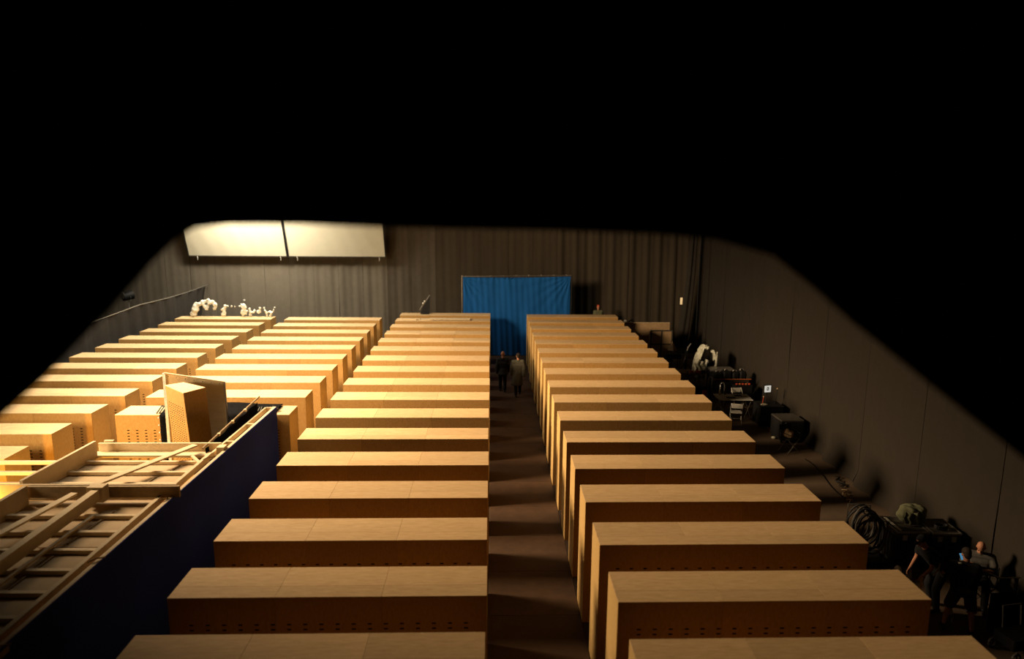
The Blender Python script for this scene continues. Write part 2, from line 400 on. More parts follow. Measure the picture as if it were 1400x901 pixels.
# ================================================================= WHITE CRUMPLED LUMPS BEHIND THE FAR LEFT BOX
def crumple(name, label, loc, segs, group):
    r = random.Random(label); bm = bmesh.new()
    for (a, b, ra, rb_) in segs:
        a = Vector(a); b = Vector(b); n = 5
        for i in range(n):
            p = a.lerp(b, i/(n-1)); rr = ra+(rb_-ra)*i/(n-1)
            ball(bm, p + Vector([r.uniform(-.04, .04) for _ in range(3)]), rr*r.uniform(.8, 1.2), (r.uniform(.7, 1.2), .8, r.uniform(.7, 1.2)), 8)
    for v in bm.verts: v.co += Vector([r.uniform(-.03, .03) for _ in range(3)])
    o = obj(name, bm, WHITEF, None); o.location = loc; remesh(o, .03, 0); tag(o, label, 'sculpture', group); return o
g = 'white crumpled shapes behind the farthest left boxes'
zb = 2.49
for nm, lab, X, sg in (
    ('crumpled_plant_form', 'large arching white crumpled form behind the far left box, beside the curtain', -14.3,
        [((-.05, 0, 0), (.1, 0, .35), .16, .15), ((.1, 0, .4), (.6, 0, .62), .14, .1), ((.6, 0, .62), (.95, 0, .45), .11, .08), ((.92, 0, .45), (.88, 0, .25), .08, .06), ((.4, 0, .5), (.5, 0, .25), .08, .07), ((.62, 0, .5), (.6, 0, .3), .05, .05)]),
    ('crumpled_plant_form', 'white crumpled form with a pointing arm, leftmost of the four small ones', -12.85,
        [((-.05, 0, 0), (.05, 0, .32), .10, .09), ((.1, 0, .38), (.42, 0, .34), .05, .035), ((-.1, 0, .2), (-.02, 0, .3), .05, .05)]),
    ('crumpled_plant_form', 'upright white crumpled form, second of the four small ones', -12.02,
        [((0, 0, 0), (.08, 0, .38), .11, .09), ((-.1, 0, .4), (.12, 0, .42), .05, .05), ((.2, 0, .02), (.15, 0, .3), .05, .06)]),
    ('crumpled_plant_form', 'wide white crumpled form, third of the four small ones', -11.62,
        [((-.05, 0, -.04), (-.02, 0, .28), .07, .06), ((.0, 0, .12), (.35, 0, .15), .06, .06), ((.38, 0, .05), (.42, 0, .28), .06, .05)]),
    ('crumpled_plant_form', 'forked white crumpled form, rightmost of the four small ones', -10.82,
        [((.0, 0, -.05), (-.12, 0, .3), .06, .06), ((.14, 0, -.05), (.3, 0, .32), .06, .05), ((.0, 0, .12), (.18, 0, .12), .05, .05)])):
    crumple(nm, lab, (X, 33.92, zb+.12), [(tuple(c*1.12 for c in a_), tuple(c*1.12 for c in b_), r1*1.0, r2*1.0) for a_, b_, r1, r2 in sg], g)
f = bmesh.new(); ball(f, (0, 0, 0), .045, (1.3, .4, 1), 8); o = obj('wall_tag', f, WHITEP); o.location = (-13.5, 38.52, 2.68); tag(o, 'tiny pale tag on the back curtain above the white lumps', 'tag')

# ================================================================= NAVY FLAT, TIMBER DECK
XW = -5.62
t = thing('navy_flat', 'long wooden flat faced with navy cloth along the left side', 'flat', (0, 0, 0))
def wx(y): return -5.57 - .024*(17.8-y)
def wallseg(bm, dx0, dx1, z0, z1, ya=4.0, yb=17.8):
    q = [bm.verts.new(p) for p in ((wx(ya)+dx0,ya,z0),(wx(ya)+dx1,ya,z0),(wx(yb)+dx1,yb,z0),(wx(yb)+dx0,yb,z0),(wx(ya)+dx0,ya,z1),(wx(ya)+dx1,ya,z1),(wx(yb)+dx1,yb,z1),(wx(yb)+dx0,yb,z1))]
    for fc in ((0,3,2,1),(4,5,6,7),(0,1,5,4),(1,2,6,5),(2,3,7,6),(3,0,4,7)): bm.faces.new([q[i] for i in fc])
    return bm
obj('navy_face', wallseg(bmesh.new(), -.012, 0, 0, 2.742), NAVY, t)
obj('face_board', wallseg(bmesh.new(), -.035, -.0125, 0, 2.75), PINE, t)
obj('top_rail', wallseg(bmesh.new(), -.075, -.036, 2.66, 2.752), PINE, t)
obj('inner_rail', wallseg(bmesh.new(), -.30, -.255, 2.62, 2.735, 14.35, 17.8), PINE, t)
obj('inner_board', wallseg(bmesh.new(), -.255, -.076, 2.50, 2.52, 14.35, 17.8), WOOD, t)
for y in (17.78, 16.4, 15.15):
    f = bmesh.new(); bar(f, (wx(y)-.255, y, 2.69), (wx(y)-.076, y, 2.69), .05, .10); obj('cross_block', f, PINE, t)
for y in (5, 7, 9, 11, 13, 15, 17.6):
    f = bmesh.new(); B(f, wx(y)-.13, wx(y)-.08, y-.05, y+.05, 0, 2.5); obj('stud', f, PINE2, t)

t = thing('timber_deck', 'open pine joist frame backed with hardboard beside the navy flat', 'scaffold', (0, 0, 0))
# hardboard sheets below the joists (right of the long stringer)
for ya, yb in ((4.5, 6.5), (6.52, 8.5), (8.52, 10.5), (10.52, 12.3), (12.32, 14.25)):
    obj('hardboard_sheet', box(-8.52, -5.98, ya, yb, 2.585, 2.60), PLYB, t)
for y in (14.1, 13.52, 12.95, 12.4, 11.53, 10.92, 10.31, 9.7, 9.1, 8.5, 7.9, 7.3, 6.7, 6.1, 5.5):
    f = bmesh.new(); bar(f, (-8.5 if y < 12.2 else -11.6, y, 2.655), (-5.98, y, 2.635), .075, .065); obj('joist', f, PINE, t)
f = bmesh.new(); bar(f, (-6.06, 4.5, 2.69), (-5.94, 14.4, 2.69), .07, .12); obj('edge_joist', f, PINE, t)
f = bmesh.new(); bar(f, (-5.86, 4.5, 2.66), (-5.76, 14.4, 2.66), .035, .08); obj('edge_lath', f, PINE2, t)
# beam 1: L-shaped, far end
f = bmesh.new(); B(f, -8.45, -5.84, 14.72, 14.77, 2.62, 2.84); obj('cross_beam', f, PINE, t)
f = bmesh.new(); B(f, -8.5, -5.75, 14.46, 14.72, 2.61, 2.66); obj('cross_beam_foot', f, PINE, t)
f = bmesh.new(); B(f, -5.86, -5.70, 14.50, 14.70, 2.66, 2.82); obj('end_block', f, PINE, t)
f = bmesh.new(); B(f, -8.36, -8.16, 14.78, 14.84, 2.70, 2.88); obj('end_block', f, PINE, t)
# beam 2: weathered plank on edge across the middle
f = bmesh.new(); B(f, -8.30, -5.62, 12.14, 12.20, 2.72, 2.93); obj('cross_beam', f, PINE2, t)
f = bmesh.new(); B(f, -9.9, -5.70, 12.21, 12.26, 2.72, 2.94); obj('cross_beam', f, PINE, t)
# long stringer standing on edge (left limit of the sheets)
f = bmesh.new(); bar(f, (-8.50, 12.3, 2.80), (-8.36, 14.45, 2.80), .06, .38); obj('stringer', f, PINE, t)
f = bmesh.new(); bar(f, (-8.30, 12.1, 2.79), (-8.45, 4.5, 2.79), .07, .36); obj('stringer', f, PINE, t)
# wide stringer with block
f = bmesh.new(); bar(f, (-6.98, 11.98, 2.86), (-7.02, 4.5, 2.86), .13, .20); obj('stringer', f, PINE, t)
f = bmesh.new(); B(f, -7.14, -6.85, 11.93, 12.13, 2.72, 3.0, bev=.006); obj('end_block', f, PINE, t)
# slanting laths
for a, b, ww in (((-6.35, 14.62, 2.83), (-7.35, 12.35, 2.83), .15), ((-7.42, 12.05, 2.84), (-7.9, 9.6, 2.80), .13), ((-6.3, 14.3, 2.72), (-5.95, 13.85, 2.72), .06), ((-6.75, 11.4, 2.715), (-6.95, 6.0, 2.715), .05)):
    f = bmesh.new(); bar(f, a, b, ww, .035); obj('lath', f, PINE, t)
for a, b in (((-6.62, 13.4, 2.612), (-6.68, 12.9, 2.612)), ((-6.42, 14.0, 2.612), (-6.48, 13.7, 2.612)), ((-6.62, 11.8, 2.612), (-6.72, 10.6, 2.612)), ((-6.7, 10.2, 2.612), (-6.8, 8.6, 2.612))):
    f = bmesh.new(); bar(f, a, b, .03, .02); obj('sheet_batten', f, PINE2, t)
for xx in (-8.35, -6.0):
    for yy in (5, 9.4, 14.3):
        f = bmesh.new(); B(f, xx-.045, xx+.045, yy-.045, yy+.045, 0, 2.58); obj('post', f, PINE2, t)
for yy in (12.4, 14.1):
    f = bmesh.new(); B(f, -11.55, -11.46, yy-.045, yy+.045, 0, 2.6); obj('post', f, PINE2, t)
f = bmesh.new()
rr = random.Random(5)
for i in range(5):
    y = 5.5+i*2.1; tube(f, [(-5.9+.04*j, y+.05*j+rr.uniform(-.01, .01), 2.77+.02*sin(j)) for j in range(5)], .012, 5)
stuff(obj('rope_tie', f, TAN, t))

# black cloth box cover, pipe rail and stapled edges behind the deck
t = thing('black_cover', 'black cloth draped over the middle of the box behind the timber deck', 'cloth', (0, 0, 0))
def fn(u, v):
    x = -8.64 + 2.93*u; s = v*3.0
    w_ = .012*sin(x*17)+.008*sin(x*31)
    if s < .84: return (x, 18.86-s*1.03, 2.505+abs(.035*sin(s*22+x*1.5))+.02*sin(x*2.5+s*9)+.01)
    return (x, 17.905+w_*.7, 2.50-(s-.84)*1.12)
obj('cloth', cloth_grid(fn, 70, 60), BLACKF, t, smooth=True)
for x in (-8.66, -5.70):
    f = bmesh.new()
    for i in range(11): ball(f, (x, 17.89, 2.42-.2*i), .018, n=6)
    stuff(obj('staple', f, WHITEP, t))
f = bmesh.new()
for i in range(9):
    x = -6.3+i*.07; tube(f, [(x, 18.05, 2.51), (x+.03, 18.15+.05*sin(i), 2.62+.03*sin(i*3)), (x+.05, 18.3, 2.55)], .022, 6)
obj('bunched_folds', f, DGREY, t, smooth=True)
f = bmesh.new()
for i in range(5):
    x = -8.75+i*.06; tube(f, [(x, 18.0+.02*i, 2.51), (x+.03, 18.25, 2.64-.01*i), (x+.02, 18.5, 2.53)], .02, 6)
obj('bunched_folds', f, DGREY, t, smooth=True)

t = thing('black_backed_panel', 'black cloth panel with a dark pipe along its top beside the navy flat', 'panel', (0, 0, 0))
f = bmesh.new(); q = []
def fn(u, v):
    y = 14.6+3.2*u; return (-6.12+.05*u+.02*sin(y*9), y, .05+2.72*v+.10*u*v)
obj('cloth', cloth_grid(fn, 40, 8, .01), BLACKF, t)
f = bmesh.new(); tube(f, [(-6.14, 14.5, 2.80), (-6.05, 17.95, 2.98)], .022, 8); obj('top_pipe', f, PINE2, t)
for y in (15.3, 16.1, 16.9):
    f = bmesh.new(); bar(f, (-6.12+(y-14.6)*.027, y-.03, 2.80+(y-14.5)*.052), (-6.12+(y-14.6)*.027, y+.03, 2.80+(y-14.5)*.052), .06, .06); obj('clamp', f, PINE, t)

# sheet built for a leaning mirror; solid turned box added for its reflection
t = thing('leaning_panel', 'pale upright panel built as a plain sheet in place of a mirror', 'panel', (0, 0, 0))
P_TL, P_TR, P_BR, P_BL = Vector((-8.02, 17.06, 3.83)), Vector((-6.73, 17.45, 3.51)), Vector((-6.66, 17.4, .0)), Vector((-8.02, 17.03, .0))
f = bmesh.new()
q = [f.verts.new(p) for p in (P_BL, P_BR, P_TR, P_TL)] ; q2 = [f.verts.new(v.co + Vector((-.008, .03, 0))) for v in q]
f.faces.new(q); f.faces.new(q2[::-1])
for i in range(4): f.faces.new((q[i], q[(i+1) % 4], q2[(i+1) % 4], q2[i]))
obj('sheet', f, PALEP, t)
f = bmesh.new(); bar(f, P_BL+Vector((.0, -.03, 0)), P_TL+Vector((.0, -.03, 0)), .07, .04, (0, 1, 0)); obj('edge_strip', f, WHITEP, t)
f = bmesh.new(); bar(f, P_TL+Vector((0, -.03, 0)), P_TR+Vector((0, -.03, 0)), .05, .035, (0, 0, 1)); obj('edge_strip', f, PINE, t)
f = bmesh.new(); bar(f, P_BR+Vector((.01, -.02, 0)), P_TR+Vector((.01, -.02, 0)), .03, .05, (0, 1, 0)); obj('edge_strip', f, GREYM, t)
f = bmesh.new()
for i in range(7):
    p = P_TL.lerp(P_TR, (i+.5)/7)+Vector((0, -.06, -.06)); ball(f, p, .012, n=6)
stuff(obj('screw', f, DGREY, t))
def turned():
    t = thing('reflection_box', 'slotted box turned cornerwise, added for the reflection in the leaning panel', 'box', (-7.13, 16.0, 0))
    zt, lean = 3.61, -.055
    def P(p, z): return Vector((p[0] - lean*(3.61-z)*1.0, p[1], z))
    c0 = (0, 0); cl = (-.74, .72); cr_ = (.30, .52); cb = (-.42, 1.0)
    def quad(name, a, b, c, d, n, m):
        f = bmesh.new(); q = [f.verts.new(p) for p in (a, b, c, d)]; q2 = [f.verts.new(v.co + n) for v in q]
        f.faces.new(q); f.faces.new(q2[::-1])
        for i in range(4): f.faces.new((q[i], q[(i+1) % 4], q2[(i+1) % 4], q2[i]))
        obj(name, f, m, t)
    quad('top_panel', P(c0, zt), P(cr_, zt), P(cb, zt), P(cl, zt), Vector((0, 0, -T)), WOOD)
    f = bmesh.new(); n = 8; xe = [0]
    for i in range(n): c = (i+1.6)/(n+1.7); xe += [c-.022, c+.022]
    xe.append(1); ze = [0]
    for j in range(40): c = .95+j*.058; ze += [c-.011, c+.011]
    ze.append(zt-T-.002)
    g = [[f.verts.new(P((cl[0]*u, cl[1]*u), z)) for z in ze] for u in xe]
    for i in range(len(xe)-1):
        for j in range(len(ze)-1):
            if i % 2 == 1 and j % 2 == 1: continue
            f.faces.new((g[i][j], g[i+1][j], g[i+1][j+1], g[i][j+1]))
    obj('slotted_panel', f, WOODF, t)
    z1 = zt-T-.002
    for a, b in ((c0, cr_), (cr_, cb), (cb, cl)):
        d = (Vector((*b, 0))-Vector((*a, 0))).normalized(); nn = d.cross(Vector((0, 0, 1)))*-.016
        quad('side_panel', P(a, 0), P(b, 0), P(b, z1), P(a, z1), nn, WOODF)
    quad('inner_board', P((.2, .5), 0), P((-.62, .74), 0), P((-.62, .74), 3.5), P((.2, .5), 3.5), Vector((0, .01, 0)), DARKIN)  # dark backing added for the shade behind these slots
turned()

# ================================================================= THINGS ON THE FAR BOXES
t = thing('black_flag', 'small pointed black flag on a silver arm on the last left box', 'flag', (-3.3, 35.1, 2.49))
f = bmesh.new(); q = [(-.28, 0, .0), (.2, 0, -.0), (.22, 0, .95), (.12, 0, .72), (-.18, 0, .28)]
a = [f.verts.new((x, -.01, z)) for x, y, z in q]; b = [f.verts.new((x, .01, z)) for x, y, z in q]
f.faces.new(a); f.faces.new(b[::-1])
for i in range(5): f.faces.new((a[i], a[(i+1) % 5], b[(i+1) % 5], b[i]))
obj('cloth', f, BLACK, t)
f = bmesh.new(); tube(f, [(-.3, -.02, .22), (.22, -.02, .97)], .014, 6); obj('arm', f, GREYM, t)
for p in ((-.12, -.04, .55), (-.04, -.04, .65)):
    f = bmesh.new(); ball(f, p, .045, n=8); obj('clamp', f, WHITEP, t)
f = bmesh.new(); B(f, -.22, .14, -.12, .12, 0, .05); obj('base', f, BLACK, t)
t = thing('loose_boards', 'stack of thin loose boards on the last but one left box', 'boards', (-4.3, 33.1, 2.49))
for i, (x0, x1, y0_, y1_, z) in enumerate(((-.1, .72, .1, .5, 0), (.85, 1.5, .05, .5, 0), (1.35, 3.3, .0, .45, .03), (.0, .9, .12, .3, .03))):
    obj('board', box(x0, x1, y0_, y1_, z+.001, z+.03), PINE, t)
f = bmesh.new(); ball(f, (0, 0, .05), .07, n=8); o = obj('tape_roll', f, BLACK); o.location = (-1.15, 33.3, 2.49); 
bpy.data.objects.remove(o)
f = bmesh.new(); B(f, -.09, .09, -.06, .06, 0, .1); o = obj('white_cup', cyl(bmesh.new(), (0, 0, 0), .05, .13, 12, .06), WHITEP); f.free()
o.location = (-4.9, 31.2, 0); bpy.data.objects.remove(o)

# ================================================================= FURNITURE AND GEAR ALONG THE RIGHT WALL
def legs(t, pts, m, r=.012):
    for a, b in pts:
        f = bmesh.new(); tube(f, [a, b], r, 6); obj('leg', f, m, t)
# cream flats at the far right
t = thing('plain_flat', 'large pale board standing upright behind the last right boxes', 'flat', (7.75, 35.4, 0))
obj('sheet', box(-1.9, 1.45, 0, .03, 0, 2.03), TAN, t)
for x in (-1.87, 1.42): obj('batten', box(x-.03, x+.03, .031, .07, 0, 2.03), PINE2, t)
f = bmesh.new(); B(f, -1.9, 1.45, -.01, .05, 2.031, 2.05); obj('cap_strip', f, PINE, t)
t = thing('wheeled_window', 'dark framed four-pane screen on wheels in front of the pale board', 'screen', (8.62, 34.7, 0), radians(2))
for x in (-.54, 0, .54): obj('frame_bar', box(x-.03, x+.03, -.03, .03, .3, 1.78), DGREY, t)
for z in (.33, 1.05, 1.75): obj('frame_rail', box(-.51, .51, -.025, .025, z-.03, z+.03), DGREY, t)
for x in (-.51, .03):
    for z in (.36, 1.08): obj('pane', box(x+.003, x+.477, .0, .012, z+.003, z+.635), TAN, t)
obj('edge_strip', box(-.62, -.58, -.03, .02, .3, 1.85), PINE, t)
for x in (-.45, .45):
    f = bmesh.new(); cyl(f, (0, 0, -.03), .09, .06, 14); bmesh.ops.transform(f, matrix=Matrix.Translation((x, 0, .09)) @ Matrix.Rotation(pi/2, 4, 'Y'), verts=f.verts); obj('wheel', f, BLACK, t)
obj('base', box(-.6, .6, -.18, .18, .18, .28), BLACK, t)
# gear pile behind last boxes
t = thing('cable_heap', 'dark heap of cables and clamps beyond the end of the right boxes', 'cables', (7.4, 36.2, 0))
obj('crate', box(-.5, .55, -.3, .3, 0, 1.6), BLACK, t)
r = random.Random(11)
for i, (m_) in enumerate((BLACK, DGREY, RED, BLACK, WHITEP, ORANGE, BLACK, DGREY)):
    f = bmesh.new(); cx_, cy_, cz_ = r.uniform(-.35, .4), r.uniform(-.2, .2), 1.68+r.uniform(0, .28)
    rad = r.uniform(.09, .17) if m_ in (BLACK, DGREY) else .05
    tube(f, [(cx_+rad*cos(a), cy_+.4*rad*sin(a*2), cz_+rad*sin(a)) for a in [j*pi/6 for j in range(12)]], .025, 6, closed=True); obj('cable_loop', f, m_, t)
# lit window in the corner
t = thing('small_window_light', 'small glowing two-pane light on the back curtain near the corner', 'lamp', (10.65, 38.42, 2.55))
for x in (-.15, .08): obj('glowing_pane', box(x, x+.12, -.02, 0, .02, .4), LITW, t)
obj('frame', box(-.2, .25, .001, .04, -.03, .45), BLACK, t)
t = thing('corner_drape', 'narrow bunched black curtain hanging in the right corner', 'curtain', (10.95, 37.8, 0))
def fn(u, v):
    a = u*2*pi; z = .3+9.6*v; rr = .14+.05*sin(a*5)+.16*(1-v)**2
    return (rr*cos(a)-.9*(1-v)**3*.5, rr*sin(a), z)
obj('cloth', cloth_grid(fn, 60, 30), BLACKD, t, smooth=True)
f = bmesh.new(); tube(f, [(.3, -.1, 0), (.32, -.1, 9.5)], .02, 6); obj('pole', f, BLACK, t)

# tan cone lamp cart
t = thing('cone_stand', 'tan pointed cloth shade on a black trolley near the framed panel', 'lamp', (8.95, 33.75, 0))
f = bmesh.new(); cyl(f, (0, 0, .95), .24, .42, 4, .02); obj('shade', f, TAN, t)
obj('trolley', box(-.35, .4, -.25, .25, .55, .78), BLACK, t)
f = bmesh.new(); 
for x in (-.3, .35): tube(f, [(x, 0, .78), (0, 0, 1.0)], .02, 6)
obj('bracket', f, BLACK, t)
for x in (-.3, .35):
    for y in (-.2, .2):
        f = bmesh.new(); tube(f, [(x, y, .04), (x, y, .56)], .02, 6); obj('leg', f, BLACK, t)
        f = bmesh.new(); ball(f, (x, y, .05), .05, n=8); obj('caster', f, BLACK, t)
t = thing('silver_rod_stand', 'leaning silver rod on a dark stand by the right wall', 'stand', (9.42, 32.9, 0))
f = bmesh.new(); tube(f, [(-.1, 0, .5), (.08, 0, 1.3)], .03, 8); obj('rod', f, GREYM, t)
f = bmesh.new(); tube(f, [(.07, 0, 1.25), (.2, 0, 1.45)], .025, 8); obj('arm', f, GREYM, t)
obj('post', box(-.05, .05, -.05, .05, .03, 1.1), BLACK, t)
for a in range(3):
    f = bmesh.new(); tube(f, [(0, 0, .5), (.4*cos(a*2.1), .4*sin(a*2.1), .02)], .02, 6); obj('leg', f, BLACK, t)
# low wooden platform
t = thing('low_platform', 'low brown wooden riser on the floor beyond the covered rack', 'platform', (8.75, 32.0, 0))
obj('deck_board', box(-.95, .8, -.35, .4, .25, .3), TAN, t); obj('skirt', box(-.93, .78, -.33, .38, 0, .249), PINE2, t)
# sheeting over a rack
t = thing('covered_rack', 'tall rack draped with pale crinkled plastic sheeting by the right wall', 'rack', (9.72, 30.9, 0))
def fn(u, v):
    # arch shaped sheet
    s = u*pi*1.05; px_ = -.36*cos(s)+.02; pz = .75+.95*max(0, sin(s))**.6
    if u < .5: px_ -= (1-u*2)*.10; pz -= (1-u*2)**2*.25
    return (px_+.05*sin(v*13+u*9), -.35+.75*v+.05*sin(u*23), pz+.04*sin(u*37+v*11)+.03*sin(v*29))
obj('plastic_sheet', cloth_grid(fn, 60, 24), SHEET, t)
def fn(u, v): return (-.62+.55*u+.05*sin(v*14)+.1*v, -.42+.05*sin(u*17+v*9), .32+.85*v+.05*sin(u*11))
obj('hanging_sheet', cloth_grid(fn, 24, 24), SHEET, t)
for x in (-.3, .34):
    for y in (-.25, .3):
        f = bmesh.new(); tube(f, [(x, y, .02), (x, y, 1.15)], .02, 6); obj('post', f, BLACK, t)
obj('shelf', box(-.33, .37, -.28, .33, .6, .64), BLACK, t); obj('stored_case', box(-.28, .32, -.2, .25, .641, 1.1), BLACK, t)
obj('pale_tube', tube(bmesh.new(), [(.42, -.38, 1.55), (.40, -.42, .85)], .03, 6), SHEET, t)

def cart(name, label, x, y, wd, dp, h, items, seed):
    t = thing(name, label, 'cart', (x, y, 0))
    r = random.Random(seed)
    for zz in (.22, h-.04): obj('shelf', box(-wd/2, wd/2, -dp/2, dp/2, zz, zz+.035), DGREY, t)
    for a in (-1, 1):
        for b in (-1, 1):
            f = bmesh.new(); tube(f, [(a*(wd/2-.03), b*(dp/2-.03), .1), (a*(wd/2-.03), b*(dp/2-.03), h-.04)], .018, 6); obj('post', f, GREYM, t)
            f = bmesh.new(); cyl(f, (0, 0, -.02), .05, .04, 12); bmesh.ops.transform(f, matrix=Matrix.Translation((a*(wd/2-.03), b*(dp/2-.03), .05)) @ Matrix.Rotation(pi/2, 4, 'Y'), verts=f.verts); obj('caster', f, BLACK, t)
    return t
cart('gear_cart', 'dark cart with orange and red cables beside the covered rack', 9.0, 29.7, .75, .6, .8, 0, 1)
for i, (dx, dz, m_, lab) in enumerate(((-.25, .84, ORANGE, 'small coil of orange cable on the left end of the dark cart'), (.05, .84, RED, 'small coil of dull red cable on the middle of the dark cart'), (.27, .84, BLACK, 'black coil of cable on the right end of the dark cart'))):
    f = bmesh.new()
    for q in range(3): tube(f, [(.10*cos(a), .10*sin(a), .02+.03*q) for a in [j*pi/6 for j in range(12)]], .016, 6, closed=True)
    o = obj('cable_coil', f, m_); o.location = (9.0+dx, 29.6, .797); tag(o, lab, 'cable')
for y, lab in ((29.0, 'black case on the floor in front of the dark cart with orange cables'), ):
    t = thing('floor_case', lab, 'case', (8.9, y, 0)); obj('body', box(-.3, .3, -.2, .2, 0, .35, bev=.01), BLACK, t); obj('lid', box(-.3, .3, -.2, .2, .352, .42, bev=.01), DGREY, t)
cart('gear_cart', 'long dark equipment cart with a red rail behind the folding table', 10.0, 28.3, 1.35, .7, .85, 0, 2)
f = bmesh.new(); tube(f, [(9.2, 27.88, .95), (10.75, 27.88, .95)], .022, 6); o = obj('red_rail', f, ORANGE); tag(o, 'thin red tube lying along the front of the long cart', 'rail')
for i, (dx, ww, hh, lab) in enumerate(((-.52, .3, .30, 'black soft bag, leftmost on the long cart'), (-.15, .34, .36, 'black soft bag, second on the long cart'), (.2, .28, .32, 'black soft bag, third on the long cart'), (.5, .26, .38, 'black soft bag, rightmost on the long cart'))):
    t = thing('equipment_bag', lab, 'bag', (10.0+dx, 28.35, .846), 0, 'bags on the long cart')
    f = bmesh.new(); B(f, -ww/2, ww/2, -.22, .22, 0, hh, bev=.05); obj('body', f, BLACK, t)
    f = bmesh.new(); tube(f, [(-.09, 0, hh-.01), (-.06, 0, hh+.06), (.06, 0, hh+.06), (.09, 0, hh-.01)], .012, 6); obj('handle', f, GREYM, t)
t = thing('grey_case', 'flat grey case on a dark crate behind the covered rack', 'case', (10.0, 29.55, 0))
obj('crate', box(-.5, .5, -.28, .28, 0, .95), BLACK, t); obj('lid', box(-.52, .52, -.3, .3, .951, 1.03, bev=.01), GREYM, t)
t = thing('clip_tray', 'small tray of red clips at the right end of the red rail', 'tray', (10.25, 27.55, 0))
obj('stand', box(-.35, .35, -.2, .2, 0, .78), BLACK, t); obj('tray', box(-.37, .37, -.22, .22, .781, .82), BLACK, t)
for i in range(5):
    f = bmesh.new(); ball(f, (-.25+i*.13, -.1, .86), .045, (1.3, 1, .8), 8); obj('clip', f, RED if i % 2 == 0 else ORANGE, t)
for x, y, lab in ((9.05, 27.9, 'bent silver tube hoop, farther one, left of the long cart'), (9.22, 26.9, 'bent silver tube hoop, nearer one, behind the folding table')):
    f = bmesh.new(); tube(f, [(-.09, 0, .01), (-.09, 0, .95), (-.06, 0, 1.03), (.0, 0, 1.06), (.06, 0, 1.03), (.09, 0, .95), (.09, 0, .01)], .022, 8)
    o = obj('tube_hoop', f, STEEL, smooth=True); o.location = (x, y, 0); tag(o, lab, 'hoop', 'silver tube hoops')
f = bmesh.new(); B(f, -.09, .09, -.06, .06, 0, .30, bev=.02); o = obj('red_bucket', f, RED); o.location = (9.05, 28.55, .42-.42); tag(o, 'small red container left of the long cart', 'container')

# folding table
t = thing('folding_table', 'white rectangular folding table with papers by the right wall', 'table', (9.35, 25.9, 0), radians(-3))
obj('tabletop', box(-.68, .62, -.42, .42, .72, .755, bev=.008), WHITEP, t)
for x in (-.52, .46):
    for s in (-1, 1):
        f = bmesh.new(); tube(f, [(x-.12*s, -.34, .02), (x+.12*s, -.32, .72)], .014, 6); obj('leg', f, STEEL, t)
        f = bmesh.new(); tube(f, [(x-.12*s, .34, .02), (x+.12*s, .32, .72)], .014, 6); obj('leg', f, STEEL, t)
    f = bmesh.new(); tube(f, [(x, -.34, .37), (x, .34, .37)], .01, 6); obj('stretcher', f, STEEL, t)
for dx, dy, sx, sy, m_, nm, lab, cat in ((-.15, -.12, .17, .10, BLACK, 'laptop', 'flat black laptop on the white folding table', 'laptop'), (.22, .16, .14, .1, BLACK, 'black_folder', 'black folder at the back of the white folding table', 'folder'), (.44, .06, .14, .11, CREAM, 'paper_sheet', 'sheet of white paper at the right end of the folding table', 'paper')):
    o = obj(nm, box(-sx, sx, -sy, sy, 0, .014 if m_ != CREAM else .004), m_); o.location = (9.35+dx, 25.9+dy, .756); tag(o, lab, cat)
f = cyl(bmesh.new(), (0, 0, 0), .05, .17, 12, .04); ball(f, (0, 0, .19), .04, n=8); o = obj('drink_bottle', f, CREAM); o.location = (8.9, 26.2, .756); tag(o, 'pale bottle on the far left corner of the folding table', 'bottle')
f = cyl(bmesh.new(), (0, 0, 0), .04, .14, 12, .045); o = obj('drink_cup', f, DGREY); o.location = (9.1, 26.22, .756); tag(o, 'dark cup beside the pale bottle on the folding table', 'cup')

def folding_chair(label, x, y, rz):
    t = thing('folding_chair', label, 'chair', (x, y, 0), rz, 'white folding chairs')
    obj('seat', box(-.2, .2, -.19, .19, .43, .455, bev=.01), WHITEP, t)
    obj('backrest', box(-.2, .2, .235, .255, .64, .82, bev=.008), WHITEP, t)
    for s in (-1, 1):
        f = bmesh.new(); tube(f, [(s*.21, -.27, .01), (s*.21, .24, .83)], .012, 6); obj('leg', f, WHITEP, t)
        f = bmesh.new(); tube(f, [(s*.19, .26, .01), (s*.19, -.1, .43)], .012, 6); obj('leg', f, WHITEP, t)
    f = bmesh.new(); tube(f, [(-.21, -.2, .12), (.21, -.2, .12)], .009, 6); obj('stretcher', f, WHITEP, t)
    return t
folding_chair('white folding chair on the near side of the folding table', 9.13, 24.95, radians(168))
folding_chair('white folding chair on the far side of the folding table, by the wall', 9.85, 26.75, radians(8))

# draped trolley with monitor
t = thing('draped_trolley', 'black-skirted trolley at the end of the folding table, against the wall', 'trolley', (10.3, 24.85, 0))
def fn(u, v):
    P_ = [(-.42, -.35), (.42, -.35), (.42, .4), (-.42, .4), (-.42, -.35)]; s = u*4; i = min(3, int(s)); fr = s-i
    x = P_[i][0]+(P_[i+1][0]-P_[i][0])*fr; y = P_[i][1]+(P_[i+1][1]-P_[i][1])*fr
    k_ = 1+.03*sin(u*60)*(1-v); return (x*k_, y*k_, .03+.72*v)
obj('skirt', cloth_grid(fn, 80, 6), BLACK, t, smooth=True)
obj('top', box(-.45, .45, -.38, .43, .75, .78, bev=.01), BLACK, t)
t = thing('monitor', 'small monitor with a glowing white screen on the black-skirted trolley', 'monitor', (10.26, 24.95, .781), radians(12))
t.rotation_euler = (radians(0), 0, radians(12))
f = bmesh.new(); tube(f, [(0, .06, 0), (0, .06, .5)], .02, 8); obj('stand', f, BLACK, t)
obj('base', box(-.12, .12, -.05, .15, .0, .02), BLACK, t)
obj('casing', box(-.17, .17, 0, .04, .38, .70, bev=.01), BLACK, t)
